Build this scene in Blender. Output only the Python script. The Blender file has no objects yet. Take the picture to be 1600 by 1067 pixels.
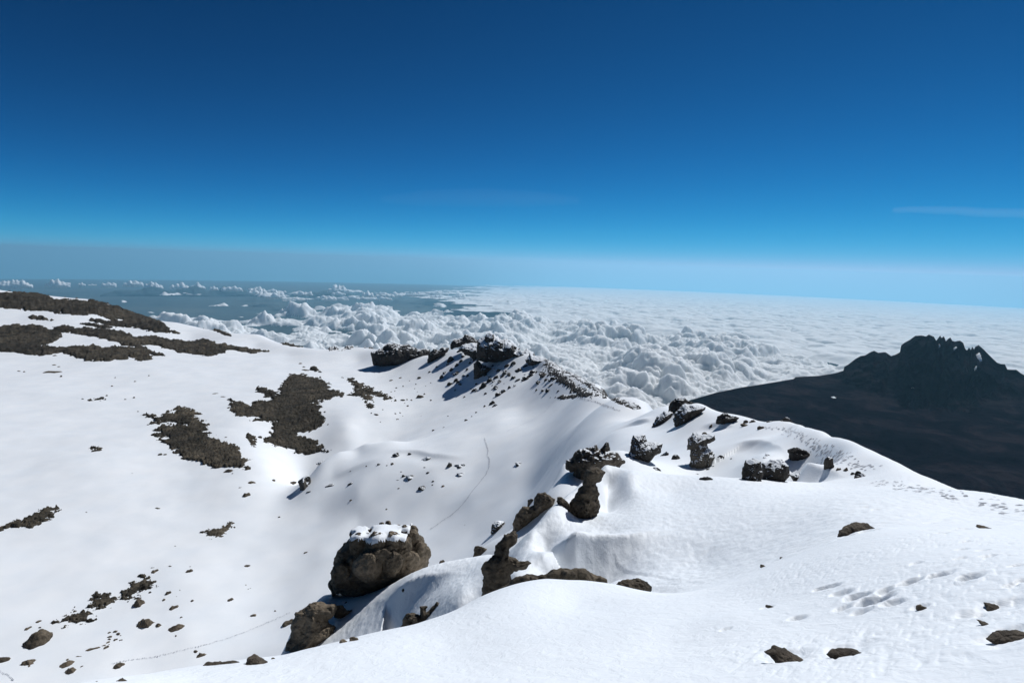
import bpy, math, random
import numpy as np

# ---------------------------------------------------------------- camera, sky, sun, exposure
scene = bpy.context.scene
PITCH, ROLL, FPX = math.radians(-7.8), math.radians(1.8), 889.0      # focal length in photo pixels (1600 wide)
CX, CY = 800.0, 533.5
FWD = np.array([0.0, math.cos(PITCH), math.sin(PITCH)])
_r0 = np.array([1.0, 0, 0]); _u0 = np.cross(_r0, FWD)
RGT = math.cos(ROLL)*_r0 + math.sin(ROLL)*_u0
UPV = math.cos(ROLL)*_u0 - math.sin(ROLL)*_r0
from mathutils import Matrix, Vector
cam = bpy.data.objects.new('camera', bpy.data.cameras.new('camera'))
scene.collection.objects.link(cam)
m = Matrix.Identity(4)
for i in range(3):
    m[i][0], m[i][1], m[i][2] = RGT[i], UPV[i], -FWD[i]
cam.matrix_world = m
cam.data.sensor_width = 36.0
cam.data.lens = 36.0*FPX/1600.0
cam.data.clip_start = 0.1
cam.data.clip_end = 900000.0
scene.camera = cam

SUN_AZ, SUN_EL = math.radians(39), math.radians(45)    # azimuth clockwise from the view direction (+Y)
world = bpy.data.worlds.new("World"); scene.world = world; world.use_nodes = True
nt = world.node_tree
sky = nt.nodes.new('ShaderNodeTexSky'); sky.sky_type = 'NISHITA'
sky.sun_disc = False; sky.sun_elevation = SUN_EL; sky.sun_rotation = SUN_AZ
sky.altitude = 5800; sky.air_density = 0.6; sky.dust_density = 0.0; sky.ozone_density = 10.0
bg = nt.nodes['Background']; bg.inputs[1].default_value = 0.10
def vmath(op, a, b):                       # contrast of the deep high-altitude sky
    x = nt.nodes.new('ShaderNodeVectorMath'); x.operation = op
    nt.links.new(a, x.inputs[0])
    if isinstance(b, tuple): x.inputs[1].default_value = b
    else: nt.links.new(b, x.inputs[1])
    return x.outputs[0]
gm = nt.nodes.new('ShaderNodeGamma'); gm.inputs[1].default_value = 1.9
nt.links.new(vmath('MULTIPLY', sky.outputs[0], (0.1, 0.1, 0.1)), gm.inputs[0])
num = vmath('MULTIPLY', gm.outputs[0], (26.0, 57.0, 31.0))
num = vmath('MULTIPLY', num, vmath('ADD', vmath('MULTIPLY', gm.outputs[0], (7.0, 0.0, 0.0)), (0.38, 1.0, 1.0)))
den = vmath('ADD', vmath('MULTIPLY', gm.outputs[0], (0.0, 8.8, 3.1)), (1.0, 1.0, 1.0))
nt.links.new(vmath('DIVIDE', num, den), bg.inputs[0])

sl = bpy.data.lights.new('sun', 'SUN'); sl.energy = 4.05; sl.angle = math.radians(0.5); sl.color = (0.965, 0.98, 0.995)
sun = bpy.data.objects.new('sun', sl); scene.collection.objects.link(sun)
sd = Vector((math.sin(SUN_AZ)*math.cos(SUN_EL), math.cos(SUN_AZ)*math.cos(SUN_EL), math.sin(SUN_EL)))
sun.rotation_euler = (-sd).to_track_quat('-Z', 'Y').to_euler()
scene.view_settings.view_transform = 'Standard'; scene.view_settings.look = 'None'
scene.view_settings.exposure = 0.0; scene.view_settings.gamma = 1.0
scene.cycles.max_bounces = 8; scene.cycles.volume_bounces = 2
scene.cycles.transparent_max_bounces = 16

# ---------------------------------------------------------------- numeric helpers
def _hash(ix, iy, iz, seed):
    h = (ix.astype(np.int64)*374761393 + iy.astype(np.int64)*668265263 + iz.astype(np.int64)*2147483647*3 + seed*974634777) & 0xffffffff
    h = ((h ^ (h >> 13))*1274126177) & 0xffffffff
    h = ((h ^ (h >> 16))*2246822519) & 0xffffffff
    return (h ^ (h >> 15)) & 0xffffffff
def perlin2(x, y, seed=0):
    xi = np.floor(x); yi = np.floor(y); xf = (x-xi).astype(np.float32); yf = (y-yi).astype(np.float32)
    u = xf*xf*xf*(xf*(xf*6-15)+10); v = yf*yf*yf*(yf*(yf*6-15)+10); z = np.zeros(1, np.int64)
    def g(a, b, dx, dy):
        t = _hash(a, b, z, seed).astype(np.float32)*np.float32(2*math.pi/4294967296.0)
        return np.cos(t)*dx + np.sin(t)*dy
    n00 = g(xi, yi, xf, yf); n10 = g(xi+1, yi, xf-1, yf); n01 = g(xi, yi+1, xf, yf-1); n11 = g(xi+1, yi+1, xf-1, yf-1)
    return 1.5*((n00*(1-u)+n10*u)*(1-v) + (n01*(1-u)+n11*u)*v)
def fbm2(x, y, seed=0, octaves=4, gain=0.5):
    s = 0; a = 1.0; f = 1.0
    for k in range(octaves):
        s = s + a*perlin2(x*f+17.3*k, y*f-9.1*k, seed+k); a *= gain; f *= 2.03
    return s
def ridged2(x, y, seed=0, octaves=5, gain=0.5):
    s = 0; a = 1.0; f = 1.0; w = 1.0
    for k in range(octaves):
        n = 1-np.abs(perlin2(x*f+7.7*k, y*f+3.3*k, seed+k)); n = n*n*w; s = s+a*n; w = np.clip(n*1.6, 0, 1); a *= gain; f *= 2.1
    return s
def perlin3(x, y, z, seed=0):
    xi = np.floor(x); yi = np.floor(y); zi = np.floor(z)
    xf = (x-xi); yf = (y-yi); zf = (z-zi)
    f = lambda t: t*t*t*(t*(t*6-15)+10)
    u, v, w = f(xf), f(yf), f(zf); out = 0
    for a in (0, 1):
        for b in (0, 1):
            for c in (0, 1):
                h = _hash(xi+a, yi+b, zi+c, seed)
                gx = ((h & 1023)/511.5-1); gy = (((h >> 10) & 1023)/511.5-1); gz = (((h >> 20) & 1023)/511.5-1)
                d = gx*(xf-a)+gy*(yf-b)+gz*(zf-c)
                out = out + d*(u if a else 1-u)*(v if b else 1-v)*(w if c else 1-w)
    return out*1.2
def fbm3(x, y, z, seed=0, octaves=4, gain=0.5):
    s = 0; a = 1.0; f = 1.0
    for k in range(octaves):
        s = s+a*perlin3(x*f+11.1*k, y*f+5.7*k, z*f-3.9*k, seed+k); a *= gain; f *= 2.03
    return s
def worley2(x, y, seed=0):
    xi = np.floor(x); yi = np.floor(y); z = np.zeros(1, np.int64)
    d1 = np.full(np.shape(x), 9.0, np.float32)
    for a in (-1, 0, 1):
        for b in (-1, 0, 1):
            h = _hash(xi+a, yi+b, z, seed)
            px = xi+a+(h & 0xffff)/65536.0; py = yi+b+(h >> 16)/65536.0
            d1 = np.minimum(d1, (px-x)**2+(py-y)**2)
    return np.sqrt(d1)
def worley3(x, y, z, seed=0):
    xi = np.floor(x); yi = np.floor(y); zi = np.floor(z)
    d1 = np.full(np.shape(x), 9.0); d2 = np.full(np.shape(x), 9.0)
    for a in (-1, 0, 1):
        for b in (-1, 0, 1):
            for c in (-1, 0, 1):
                h = _hash(xi+a, yi+b, zi+c, seed)
                d = (xi+a+(h & 1023)/1024.-x)**2+(yi+b+((h >> 10) & 1023)/1024.-y)**2+(zi+c+((h >> 20) & 1023)/1024.-z)**2
                n = d < d1; d2 = np.where(n, d1, np.minimum(d2, d)); d1 = np.where(n, d, d1)
    return np.sqrt(d1), np.sqrt(d2)
def sstep(a, b, x):
    t = np.clip((x-a)/(b-a), 0, 1); return t*t*(3-2*t)
def pix_dir(px, py):                      # photo pixel -> azimuth, tangent of the depression, horizontal unit vector
    px = np.asarray(px, float); py = np.asarray(py, float)
    v = FWD*FPX + RGT*(px-CX)[..., None] + UPV*(CY-py)[..., None]
    h = np.hypot(v[..., 0], v[..., 1])
    return np.arctan2(v[..., 0], v[..., 1]), -v[..., 2]/h
def project(P):
    d = P@FWD
    return CX+FPX*(P@RGT)/d, CY-FPX*(P@UPV)/d
def poly_sd(px, py, poly):                # signed distance, positive inside
    P = np.asarray(poly, float); n = len(P); d = np.full(px.shape, 1e18); ins = np.zeros(px.shape, bool)
    for i in range(n):
        ax, ay = P[i]; bx, by = P[(i+1) % n]
        ex, ey = bx-ax, by-ay; wx, wy = px-ax, py-ay
        t = np.clip((wx*ex+wy*ey)/(ex*ex+ey*ey+1e-12), 0, 1)
        d = np.minimum(d, (wx-ex*t)**2+(wy-ey*t)**2)
        c = (ay > py) != (by > py)
        with np.errstate(divide='ignore', invalid='ignore'):
            ins ^= c & (px < ex*(py-ay)/(ey if ey else 1e-12)+ax)
    d = np.sqrt(d); return np.where(ins, d, -d)
def line_d(px, py, pts):                  # distance to a polyline and the parameter (index) along it
    P = np.asarray(pts, float); d = np.full(px.shape, 1e18); T = np.zeros(px.shape)
    for i in range(len(P)-1):
        ax, ay = P[i]; bx, by = P[i+1]; ex, ey = bx-ax, by-ay; wx, wy = px-ax, py-ay
        t = np.clip((wx*ex+wy*ey)/(ex*ex+ey*ey+1e-12), 0, 1); q = (wx-ex*t)**2+(wy-ey*t)**2
        n = q < d; d = np.where(n, q, d); T = np.where(n, i+t, T)
    return np.sqrt(d), T

def mesh_obj(name, V, Q, mat, parent=None, smooth=True):
    V = np.ascontiguousarray(V, np.float32); Q = np.ascontiguousarray(Q, np.int32); k = Q.shape[1]
    me = bpy.data.meshes.new(name)
    me.vertices.add(len(V)); me.vertices.foreach_set('co', V.ravel())
    me.loops.add(Q.size); me.loops.foreach_set('vertex_index', Q.ravel())
    me.polygons.add(len(Q)); me.polygons.foreach_set('loop_start', np.arange(0, Q.size, k, dtype=np.int32))
    me.update(calc_edges=True); me.validate()
    if smooth: me.polygons.foreach_set('use_smooth', np.ones(len(me.polygons), bool))
    me.materials.append(mat)
    o = bpy.data.objects.new(name, me); scene.collection.objects.link(o)
    if parent is not None: o.parent = parent
    return o
def tag(o, label=None, cat=None, group=None, kind=None):
    if label: o['label'] = label
    if cat: o['category'] = cat
    if group: o['group'] = group
    if kind: o['kind'] = kind
    return o
def grid_quads(nr, nc, keep=None):
    i = np.arange(nr-1)[:, None]*nc+np.arange(nc-1)[None]
    q = np.stack([i, i+1, i+nc+1, i+nc], -1).reshape(-1, 4)
    if keep is not None: q = q[keep.reshape(-1)]
    return q
def compact(V, Q):
    u, inv = np.unique(Q, return_inverse=True)
    return V[u], inv.reshape(Q.shape)

# ---------------------------------------------------------------- materials
def new_mat(name):
    mt = bpy.data.materials.new(name); mt.use_nodes = True; n = mt.node_tree
    return mt, n, n.nodes['Principled BSDF']
def N(n, t, **k):
    x = n.nodes.new(t)
    for a, b in k.items():
        if a.startswith('i_'): x.inputs[int(a[2:])].default_value = b
        else: setattr(x, a, b)
    return x
def ramp(n, fac, stops):
    r = n.nodes.new('ShaderNodeValToRGB'); cr = r.color_ramp
    while len(cr.elements) < len(stops): cr.elements.new(0.5)
    for e, (p, c) in zip(cr.elements, stops): e.position = p; e.color = (*c, 1) if len(c) == 3 else c
    n.links.new(fac, r.inputs[0]); return r.outputs[0]
def noise(n, scale, detail=4, rough=0.5, vec=None, dist=0.0):
    x = N(n, 'ShaderNodeTexNoise'); x.inputs['Scale'].default_value = scale; x.inputs['Detail'].default_value = detail
    x.inputs['Roughness'].default_value = rough; x.inputs['Distortion'].default_value = dist
    if vec is not None: n.links.new(vec, x.inputs['Vector'])
    return x.outputs['Fac']
def geo_pos(n):
    return N(n, 'ShaderNodeNewGeometry').outputs['Position']
def math_n(n, op, a, b=None, c=None):
    x = N(n, 'ShaderNodeMath', operation=op)
    for i, v in enumerate((a, b, c)):
        if v is None: continue
        if isinstance(v, (int, float)): x.inputs[i].default_value = v
        else: n.links.new(v, x.inputs[i])
    return x.outputs[0]
def bump(n, h, strength, dist, prev=None):
    b = N(n, 'ShaderNodeBump'); b.inputs['Strength'].default_value = strength; b.inputs['Distance'].default_value = dist
    n.links.new(h, b.inputs['Height'])
    if prev is not None: n.links.new(prev, b.inputs['Normal'])
    return b.outputs[0]

def snow_material():
    mt, n, p = new_mat('snow')
    pos = geo_pos(n)
    col = ramp(n, noise(n, 0.05, 5, 0.6, pos), [(0.3, (0.80, 0.83, 0.86)), (0.7, (0.88, 0.89, 0.90))])
    n.links.new(col, p.inputs['Base Color'])
    p.inputs['Roughness'].default_value = 0.55
    p.inputs['Specular IOR Level'].default_value = 0.25
    # fine wind texture: grains close to, ripples and crust further out
    mp = N(n, 'ShaderNodeMapping'); mp.inputs['Scale'].default_value = (1.0, 0.55, 1.0); mp.inputs['Rotation'].default_value = (0, 0, math.radians(25))
    n.links.new(pos, mp.inputs[0])
    b1 = bump(n, noise(n, 5.5, 3, 0.55, mp.outputs[0], 0.6), 0.7, 0.035)
    b2 = bump(n, noise(n, 38, 3, 0.6, pos), 0.25, 0.006, b1)
    n.links.new(b2, p.inputs['Normal'])
    return mt
def rock_material(name, dark, mid, light, scale=1.0, bumpd=0.15, dusting=0.0):
    mt, n, p = new_mat(name)
    pos = geo_pos(n)
    a = noise(n, 0.35*scale, 6, 0.62, pos); b = noise(n, 2.6*scale, 5, 0.65, pos)
    big = noise(n, 0.045*scale, 3, 0.5, pos)
    mix = math_n(n, 'ADD', math_n(n, 'ADD', math_n(n, 'MULTIPLY', a, 0.40), math_n(n, 'MULTIPLY', b, 0.35)), math_n(n, 'MULTIPLY', big, 0.25))
    col = ramp(n, mix, [(0.38, dark), (0.5, mid), (0.63, light)])
    if dusting > 0:
        nz = N(n, 'ShaderNodeSeparateXYZ'); n.links.new(N(n, 'ShaderNodeNewGeometry').outputs['Normal'], nz.inputs[0])
        k = math_n(n, 'ADD', nz.outputs[2], math_n(n, 'MULTIPLY', math_n(n, 'SUBTRACT', b, 0.5), 1.1))
        f = math_n(n, 'MULTIPLY', math_n(n, 'SUBTRACT', k, 1.0-dusting), 14.0)
        cl = N(n, 'ShaderNodeClamp'); n.links.new(f, cl.inputs[0])
        mx = N(n, 'ShaderNodeMix', data_type='RGBA'); n.links.new(cl.outputs[0], mx.inputs[0]); n.links.new(col, mx.inputs[6]); mx.inputs[7].default_value = (0.84, 0.86, 0.88, 1)
        col = mx.outputs[2]
    n.links.new(col, p.inputs['Base Color'])
    p.inputs['Roughness'].default_value = 0.9; p.inputs['Specular IOR Level'].default_value = 0.2
    v = N(n, 'ShaderNodeTexVoronoi', feature='DISTANCE_TO_EDGE'); v.inputs['Scale'].default_value = 1.1*scale; n.links.new(pos, v.inputs['Vector'])
    b1 = bump(n, noise(n, 1.6*scale, 8, 0.7, pos), 1.0, bumpd)
    b2 = bump(n, ramp(n, v.outputs[0], [(0.0, (0, 0, 0)), (0.08, (1, 1, 1))]), 0.5, bumpd*0.6, b1)
    n.links.new(b2, p.inputs['Normal'])
    return mt
M_snow = snow_material()
M_rock = rock_material('brown_lava_rock', (0.034, 0.028, 0.021), (0.115, 0.092, 0.066), (0.26, 0.205, 0.145), 1.0, 0.16)
M_rocksnow = rock_material('lava_rock_dusted_with_snow', (0.028, 0.026, 0.024), (0.06, 0.054, 0.047), (0.15, 0.135, 0.11), 0.6, 0.25, 0.34)
M_crag = rock_material('dark_crag_rock', (0.022, 0.021, 0.021), (0.045, 0.041, 0.037), (0.09, 0.08, 0.068), 0.12, 1.4, 0.08)
M_scree = rock_material('dark_scree', (0.011, 0.010, 0.008), (0.036, 0.031, 0.023), (0.12, 0.098, 0.07), 0.22, 0.7)
M_rocksnow2 = rock_material('brown_rock_dusted_with_snow', (0.032, 0.027, 0.022), (0.075, 0.062, 0.048), (0.16, 0.13, 0.10), 0.9, 0.15, 0.12)
M_crag2 = rock_material('peak_rock_with_snow', (0.022, 0.021, 0.021), (0.045, 0.041, 0.037), (0.09, 0.08, 0.068), 0.12, 1.4, 0.38)
M_rock_near = rock_material('near_brown_rock', (0.022, 0.018, 0.015), (0.06, 0.048, 0.036), (0.17, 0.14, 0.105), 5.0, 0.03)
TRES = (1300, 1500)
CRES = (1500, 1100)
HAZE = ((0.36, 0.74, 0.98, 1), 7e-6, 0.25)
# ---------------------------------------------------------------- the snow terrain: one height field around the viewpoint
# control points: (photo pixel, distance in metres) fixes a surface height; sky lines get a falling far side
CT = []
def K(px, py, r): 
    a, t = pix_dir(px, py); CT.append((float(a), math.log(r), float(t)))
def Z(px, py, r, z):                       # a point in the direction of a pixel at height z (hidden ground)
    a, t = pix_dir(px, py); CT.append((float(a), math.log(r), -z/r))
def S(px, py, r, f=1.45, dt=0.10):
    a, t = pix_dir(px, py)
    CT.append((float(a), math.log(r), float(t))); CT.append((float(a), math.log(r*f), float(t)+dt))
def SL(pts, f=1.45, dt=0.10, step=16):     # a sky line: resampled densely so that the crest stays even
    for (x0, y0, r0), (x1, y1, r1) in zip(pts[:-1], pts[1:]):
        n = max(1, int(round(math.hypot(x1-x0, y1-y0)/step)))
        for k in range(n):
            u = k/n; S(x0+(x1-x0)*u, y0+(y1-y0)*u, math.exp(math.log(r0)*(1-u)+math.log(r1)*u), f, dt)
    S(*pts[-1], f, dt)
for px in (-400, -100, 200, 500, 800, 1100, 1400, 1700, 2000):
    Z(px, 900, 1.2, -1.75); Z(px, 900, 2.2, -2.35 if px < 1200 else -2.1)
def KZ(px, py, z):                         # the same with the height given instead of the distance
    a, t = pix_dir(px, py); CT.append((float(a), math.log(-z/float(t)), float(t)))
# foreground lip
SL(((-350, 1190, 6.8), (-100, 1122, 7.8), (60, 1086, 8.6), (140, 1068, 9.0), (222, 1056, 9.4), (320, 1038, 9.9), (442, 1025, 10.2), (560, 995, 11.2), (640, 978, 12), (700, 958, 13), (740, 938, 13.9)), 1.3, 0.07, 30)
SL(((760, 930, 14.3), (800, 915, 15), (835, 907, 15.7)), 1.15, 0.035, 30)
SL(((850, 905, 16), (905, 908, 16.6), (955, 916, 17.2), (1000, 931, 17.6)), 1.1, 0.018, 30)
for px in (-350, -100, 60, 200, 350):
    Z(px, 1000, 24, -24); Z(px, 1000, 60, -54); Z(px, 1000, 130, -108)
for px, py, r in ((300, 1067, 7.6), (500, 1067, 6.6), (700, 1067, 5.8), (900, 1067, 5.2), (1100, 1067, 4.9), (1300, 1067, 4.7), (1500, 1067, 4.6), (1700, 1067, 4.5),
    (700, 1000, 9.0), (850, 980, 9.0), (1000, 980, 8.5), (900, 940, 12.5), (1050, 1000, 7.6), (1150, 960, 8.8), (1100, 930, 12.5), (1200, 900, 13),
    (1180, 945, 10), (1300, 930, 9.2), (1450, 960, 7.0), (1340, 1000, 6.4), (1600, 960, 6.6), (1750, 960, 6.2), (1300, 870, 13), (1500, 880, 9.6), (1600, 880, 9.0), (1750, 880, 8.8),
    (1340, 830, 17.5), (1450, 820, 19), (1600, 840, 14), (1750, 850, 13), (1500, 800, 28), (1420, 770, 36), (1600, 812, 25),
    # crease right of the lip
    (1060, 925, 19.5), (1130, 902, 20.5), (1210, 874, 20.5), (1270, 850, 20.5)):
    K(px, py, r)
# right sky line
SL(((1900, 860, 26), (1750, 842, 34), (1600, 799, 42), (1540, 781, 46), (1480, 758, 52), (1400, 724, 63), (1340, 697, 76), (1290, 675, 95), (1232, 655, 118), (1190, 655, 130), (1130, 645, 148), (1085, 630, 168)), 1.35, 0.09, 24)
# textured hump behind the lip (B): a drift curving down to the rocks, a shaded hollow above it
for px, py, r in ((960, 908, 22.5), (1010, 905, 22.6), (1010, 890, 24.5), (1060, 890, 24), (1060, 905, 21.8), (1130, 866, 25), (1220, 830, 26), (1300, 800, 27),
    (900, 893, 26.5), (900, 866, 27.0), (900, 843, 27.7), (900, 833, 30.4), (900, 815, 32.4), (900, 803, 35),
    (950, 893, 26.2), (950, 868, 27.0), (950, 845, 28.0), (950, 834, 30.5), (950, 812, 33.2), (945, 801, 38),
    (850, 890, 26.0), (850, 872, 26.5), (850, 862, 29.6), (850, 842, 30.5), (850, 820, 31.4), (858, 799, 33.0),
    (820, 893, 25.2), (818, 873, 27.2), (820, 855, 29.2), (832, 832, 30.6), 
    (1000, 880, 25.6), (1000, 855, 27.2), (1000, 832, 29.4), (1000, 812, 32.4), (1100, 872, 25.6), (1100, 842, 28.0), (1100, 812, 31.5), (1100, 788, 36), (1150, 795, 33), (1260, 780, 34),
    (1250, 765, 43), (1350, 762, 44), (1350, 730, 62), (980, 790, 37.5), (1050, 770, 41.5), (1450, 758, 46),
    (950, 804, 41), (955, 781, 42.4), (949, 760, 44.8), (984, 766, 40.6), (978, 746, 43.6), (1000, 760, 42)):
    K(px, py, r)
SL(((870, 786, 35), (945, 727, 47), (970, 731, 47.5), (1000, 737, 48), (1050, 743, 50), (1100, 749, 52), (1160, 756, 54), (1210, 757, 57), (1260, 752, 62)), 1.16, 0.05, 24)
# left side of that hump, falling to the hollow
Z(745, 905, 19, -15.0)
for px, py, r, t in ((790, 850, 25, .60), (760, 850, 26, .70), (830, 790, 34, .50), (800, 800, 38, .54)): 
    a, _ = pix_dir(px, py); CT.append((float(a), math.log(r), t))
# shaded snow rib and the boulder's shelf
for px, py, r in ((560, 992, 37), (600, 985, 35), (650, 965, 32.5), (690, 940, 31), (720, 935, 29), (580, 960, 38.5), (630, 925, 37), (680, 915, 35), (730, 900, 33),
    (560, 935, 45), (520, 945, 46), (490, 975, 43), (470, 1010, 41), (540, 965, 42), (510, 1000, 40)):
    K(px, py, r)
for px, py, r in ((640, 898, 42.5), (690, 881, 41), (730, 874, 40), (765, 868, 39)): S(px, py, r, 1.22, 0.04)
for px, py, r in ((530, 927, 50), (497, 938, 50), (440, 1026, 40), (465, 960, 45)): S(px, py, r, 1.25, 0.12)
for px, r, t in ((300, 190, .85), (400, 190, .80), (500, 190, .74), (560, 180, .72), (500, 140, .82), (400, 130, .93), (200, 190, .82), (0, 190, .78), (-150, 190, .78), (620, 180, .68), (680, 180, .64), (740, 180, .57), (790, 180, .52), (740, 110, .60), (830, 150, .48)):
    a, _ = pix_dir(px, 950); CT.append((float(a), math.log(r), t))
for px, r, t in ((600, 75, .73), (700, 75, .64), (520, 90, .78), (440, 80, .9), (620, 120, .62), (400, 60, .92)):
    a, _ = pix_dir(px, 950); CT.append((float(a), math.log(r), t))
for px, py, r in ((770, 845, 60), (820, 820, 56), (775, 862, 52), (740, 866, 62)): K(px, py, r)
# slopes between the near ridge and the bowl
for px, py, r in ((872, 768, 58), (900, 748, 72),
    (960, 705, 88), (960, 680, 165), (900, 680, 245), (850, 660, 400), (930, 645, 330), (1000, 720, 100), (1040, 735, 84), (1000, 690, 140), (1050, 690, 130), (1100, 735, 92), (1100, 700, 108), (1100, 670, 130), (1050, 665, 155), (1030, 660, 175), (1000, 655, 230),
    (1150, 735, 84), (1160, 700, 98), (1200, 690, 98), (1250, 700, 88), (1300, 730, 70), (1200, 748, 76), (1150, 665, 125), (1230, 670, 108), (1180, 715, 84), (1250, 740, 68), (1300, 705, 78), (1350, 742, 57)):
    K(px, py, r)
for px, py, r in ((1050, 639, 215), (1018, 641, 265)): S(px, py, r, 1.35, 0.12)
S(994, 640, 305, 1.25, 0.10)
# mound with rocks in the middle, and the slope rising to the right
for px, py, z in ((560, 770, -150), (500, 765, -158), (620, 760, -145), (680, 760, -139), (520, 740, -153), (600, 725, -142), (680, 730, -136), (600, 705, -141), (660, 700, -137), (560, 705, -148), (720, 700, -131),
    (440, 780, -166), (500, 800, -162), (560, 810, -157), (620, 810, -151), (680, 800, -144), (740, 790, -134), (790, 790, -126), (740, 740, -133), (800, 740, -122), (830, 765, -117), (840, 710, -113), (760, 700, -128), (880, 690, -93),
    (440, 860, -167), (500, 860, -163), (560, 870, -158), (620, 860, -152), (690, 850, -144), (740, 830, -136), (440, 940, -168), (500, 915, -164), (560, 905, -159), (800, 700, -122), (640, 690, -146)):
    KZ(px, py, z)
for px, py, z in ((480, 750, -159), (500, 724, -154), (530, 705, -150), (570, 692, -147), (610, 688, -144)):
    a, t = pix_dir(px, py); S(px, py, -z/float(t), 1.1, 0.010)
for px, py, r in ((856, 778, 58), (866, 756, 64), (880, 730, 72)): S(px, py, r, 1.3, 0.08)
# far ridge, inner slope and sky line
for px, py, z in ((640, 600, -158), (600, 578, -163), (660, 572, -148), (560, 582, -165), (620, 569, -157), (560, 562, -164), (700, 562, -133), (700, 590, -143), (740, 590, -133), (780, 580, -121), (840, 577, -111), (760, 620, -135), (820, 600, -117), (860, 610, -106), (900, 615, -97), (820, 640, -121),
    (700, 630, -150), (640, 640, -160), (780, 660, -124), (700, 668, -143), (950, 640, -84), (600, 610, -163), (600, 650, -161)):
    KZ(px, py, z)
SL(((970, 629, 345), (945, 613, 410), (915, 597, 470), (880, 577, 540), (855, 560, 610), (825, 553, 670), (790, 550, 730), (755, 548, 780), (715, 546, 820), (670, 556, 860), (640, 551, 930), (600, 547, 1000), (560, 544, 1050), (510, 546, 1070), (450, 540, 1100), (410, 527, 1240), (370, 524, 1290), (330, 516, 1350), (280, 505, 1450), (240, 500, 1500), (200, 487, 1600), (150, 473, 1700), (100, 466, 1750), (50, 461, 1800), (0, 455, 1850), (-150, 440, 2000), (-350, 430, 2200)), 1.3, 0.13, 20)
# the bowl
for px, py, z in ((-300, 1000, -165), (-150, 1000, -166), (0, 1060, -168), (150, 1040, -168), (300, 1015, -168), (400, 985, -168), (0, 950, -166), (150, 920, -167), (300, 890, -167), (380, 900, -168), (0, 850, -165), (150, 820, -166), (300, 800, -167), (-200, 850, -163),
    (0, 750, -162), (150, 730, -162), (300, 720, -164), (420, 730, -165), (480, 650, -164), (-250, 700, -160), (0, 660, -160), (150, 640, -161), (300, 640, -162), (400, 650, -161), (480, 600, -163), (560, 630, -161), (540, 670, -162), (360, 690, -160)):
    KZ(px, py, z)
for px, py, z in ((0, 590, -160), (150, 585, -161), (300, 575, -162), (420, 562, -163), (500, 567, -164), (-250, 570, -158), (0, 555, -157), (150, 565, -160), (230, 558, -160), (350, 547, -162), (450, 553, -164),
    (0, 510, -143), (100, 515, -147), (200, 525, -154), (300, 525, -160), (400, 540, -163), (0, 485, -125), (100, 490, -130), (200, 505, -148), (0, 470, -114), (100, 478, -122), (-250, 500, -138), (-250, 460, -112)):
    KZ(px, py, z)
for px in (-350, -100, 150, 400, 650, 900):
    Z(px, 500, 3600, -1500); Z(px, 500, 6500, -3600)
for px in (1150, 1400, 1700, 2000):
    Z(px, 700, 300, -190); Z(px, 700, 900, -620); Z(px, 700, 2200, -1450); Z(px, 700, 6500, -3600)
for px in (1150,): Z(px, 700, 500, -330)
for px in (1700, 2000): Z(px, 700, 90, -55)
CT = np.array(CT)

AZS = 2.4                                   # how azimuth weighs against ln(distance)
_P = CT[:, :2]*[AZS, 1.0]
def _phi(d2): return 0.5*d2*np.log(d2+1e-12)
_n = len(_P)
_A = np.zeros((_n+3, _n+3)); _A[:_n, :_n] = _phi(((_P[:, None]-_P[None])**2).sum(-1)) + np.eye(_n)*6e-5
_A[:_n, _n] = _A[_n, :_n] = 1; _A[:_n, _n+1:] = _P; _A[_n+1:, :_n] = _P.T
_TG = CT[:, 2].copy()
def field_raw(a, l):
    _w = np.linalg.solve(_A, np.r_[_TG, 0, 0, 0])
    s = np.full(np.shape(a), _w[_n]) + _w[_n+1]*a*AZS + _w[_n+2]*l
    for i in range(_n):
        s += _w[i]*_phi((a*AZS-_P[i, 0])**2+(l-_P[i, 1])**2)
    return s
A0, A1, L0, L1 = math.radians(-62), math.radians(62), math.log(1.0), math.log(7000.0)
NA0, NL0 = 600, 640
_ca = np.linspace(A0, A1, NA0); _cl = np.linspace(L0, L1, NL0)
def _bs(n_c, u):                             # cubic b-spline weights for a position u in cells
    i = np.clip(np.floor(u).astype(int), 1, n_c-3); f = u-i
    w = np.stack([(1-f)**3, 3*f**3-6*f**2+4, -3*f**3+3*f**2+3*f+1, f**3])/6.0
    return i, w
def base_t(a, l):                            # smooth lookup of the fitted field anywhere
    ia, wa = _bs(NA0, (np.clip(a, A0, A1)-A0)/(A1-A0)*(NA0-1)); il, wl = _bs(NL0, (np.clip(l, L0, L1)-L0)/(L1-L0)*(NL0-1))
    s = 0
    for p in range(4):
        for q in range(4): s = s+_T[il-1+p, ia-1+q]*wl[p]*wa[q]
    return s

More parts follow.
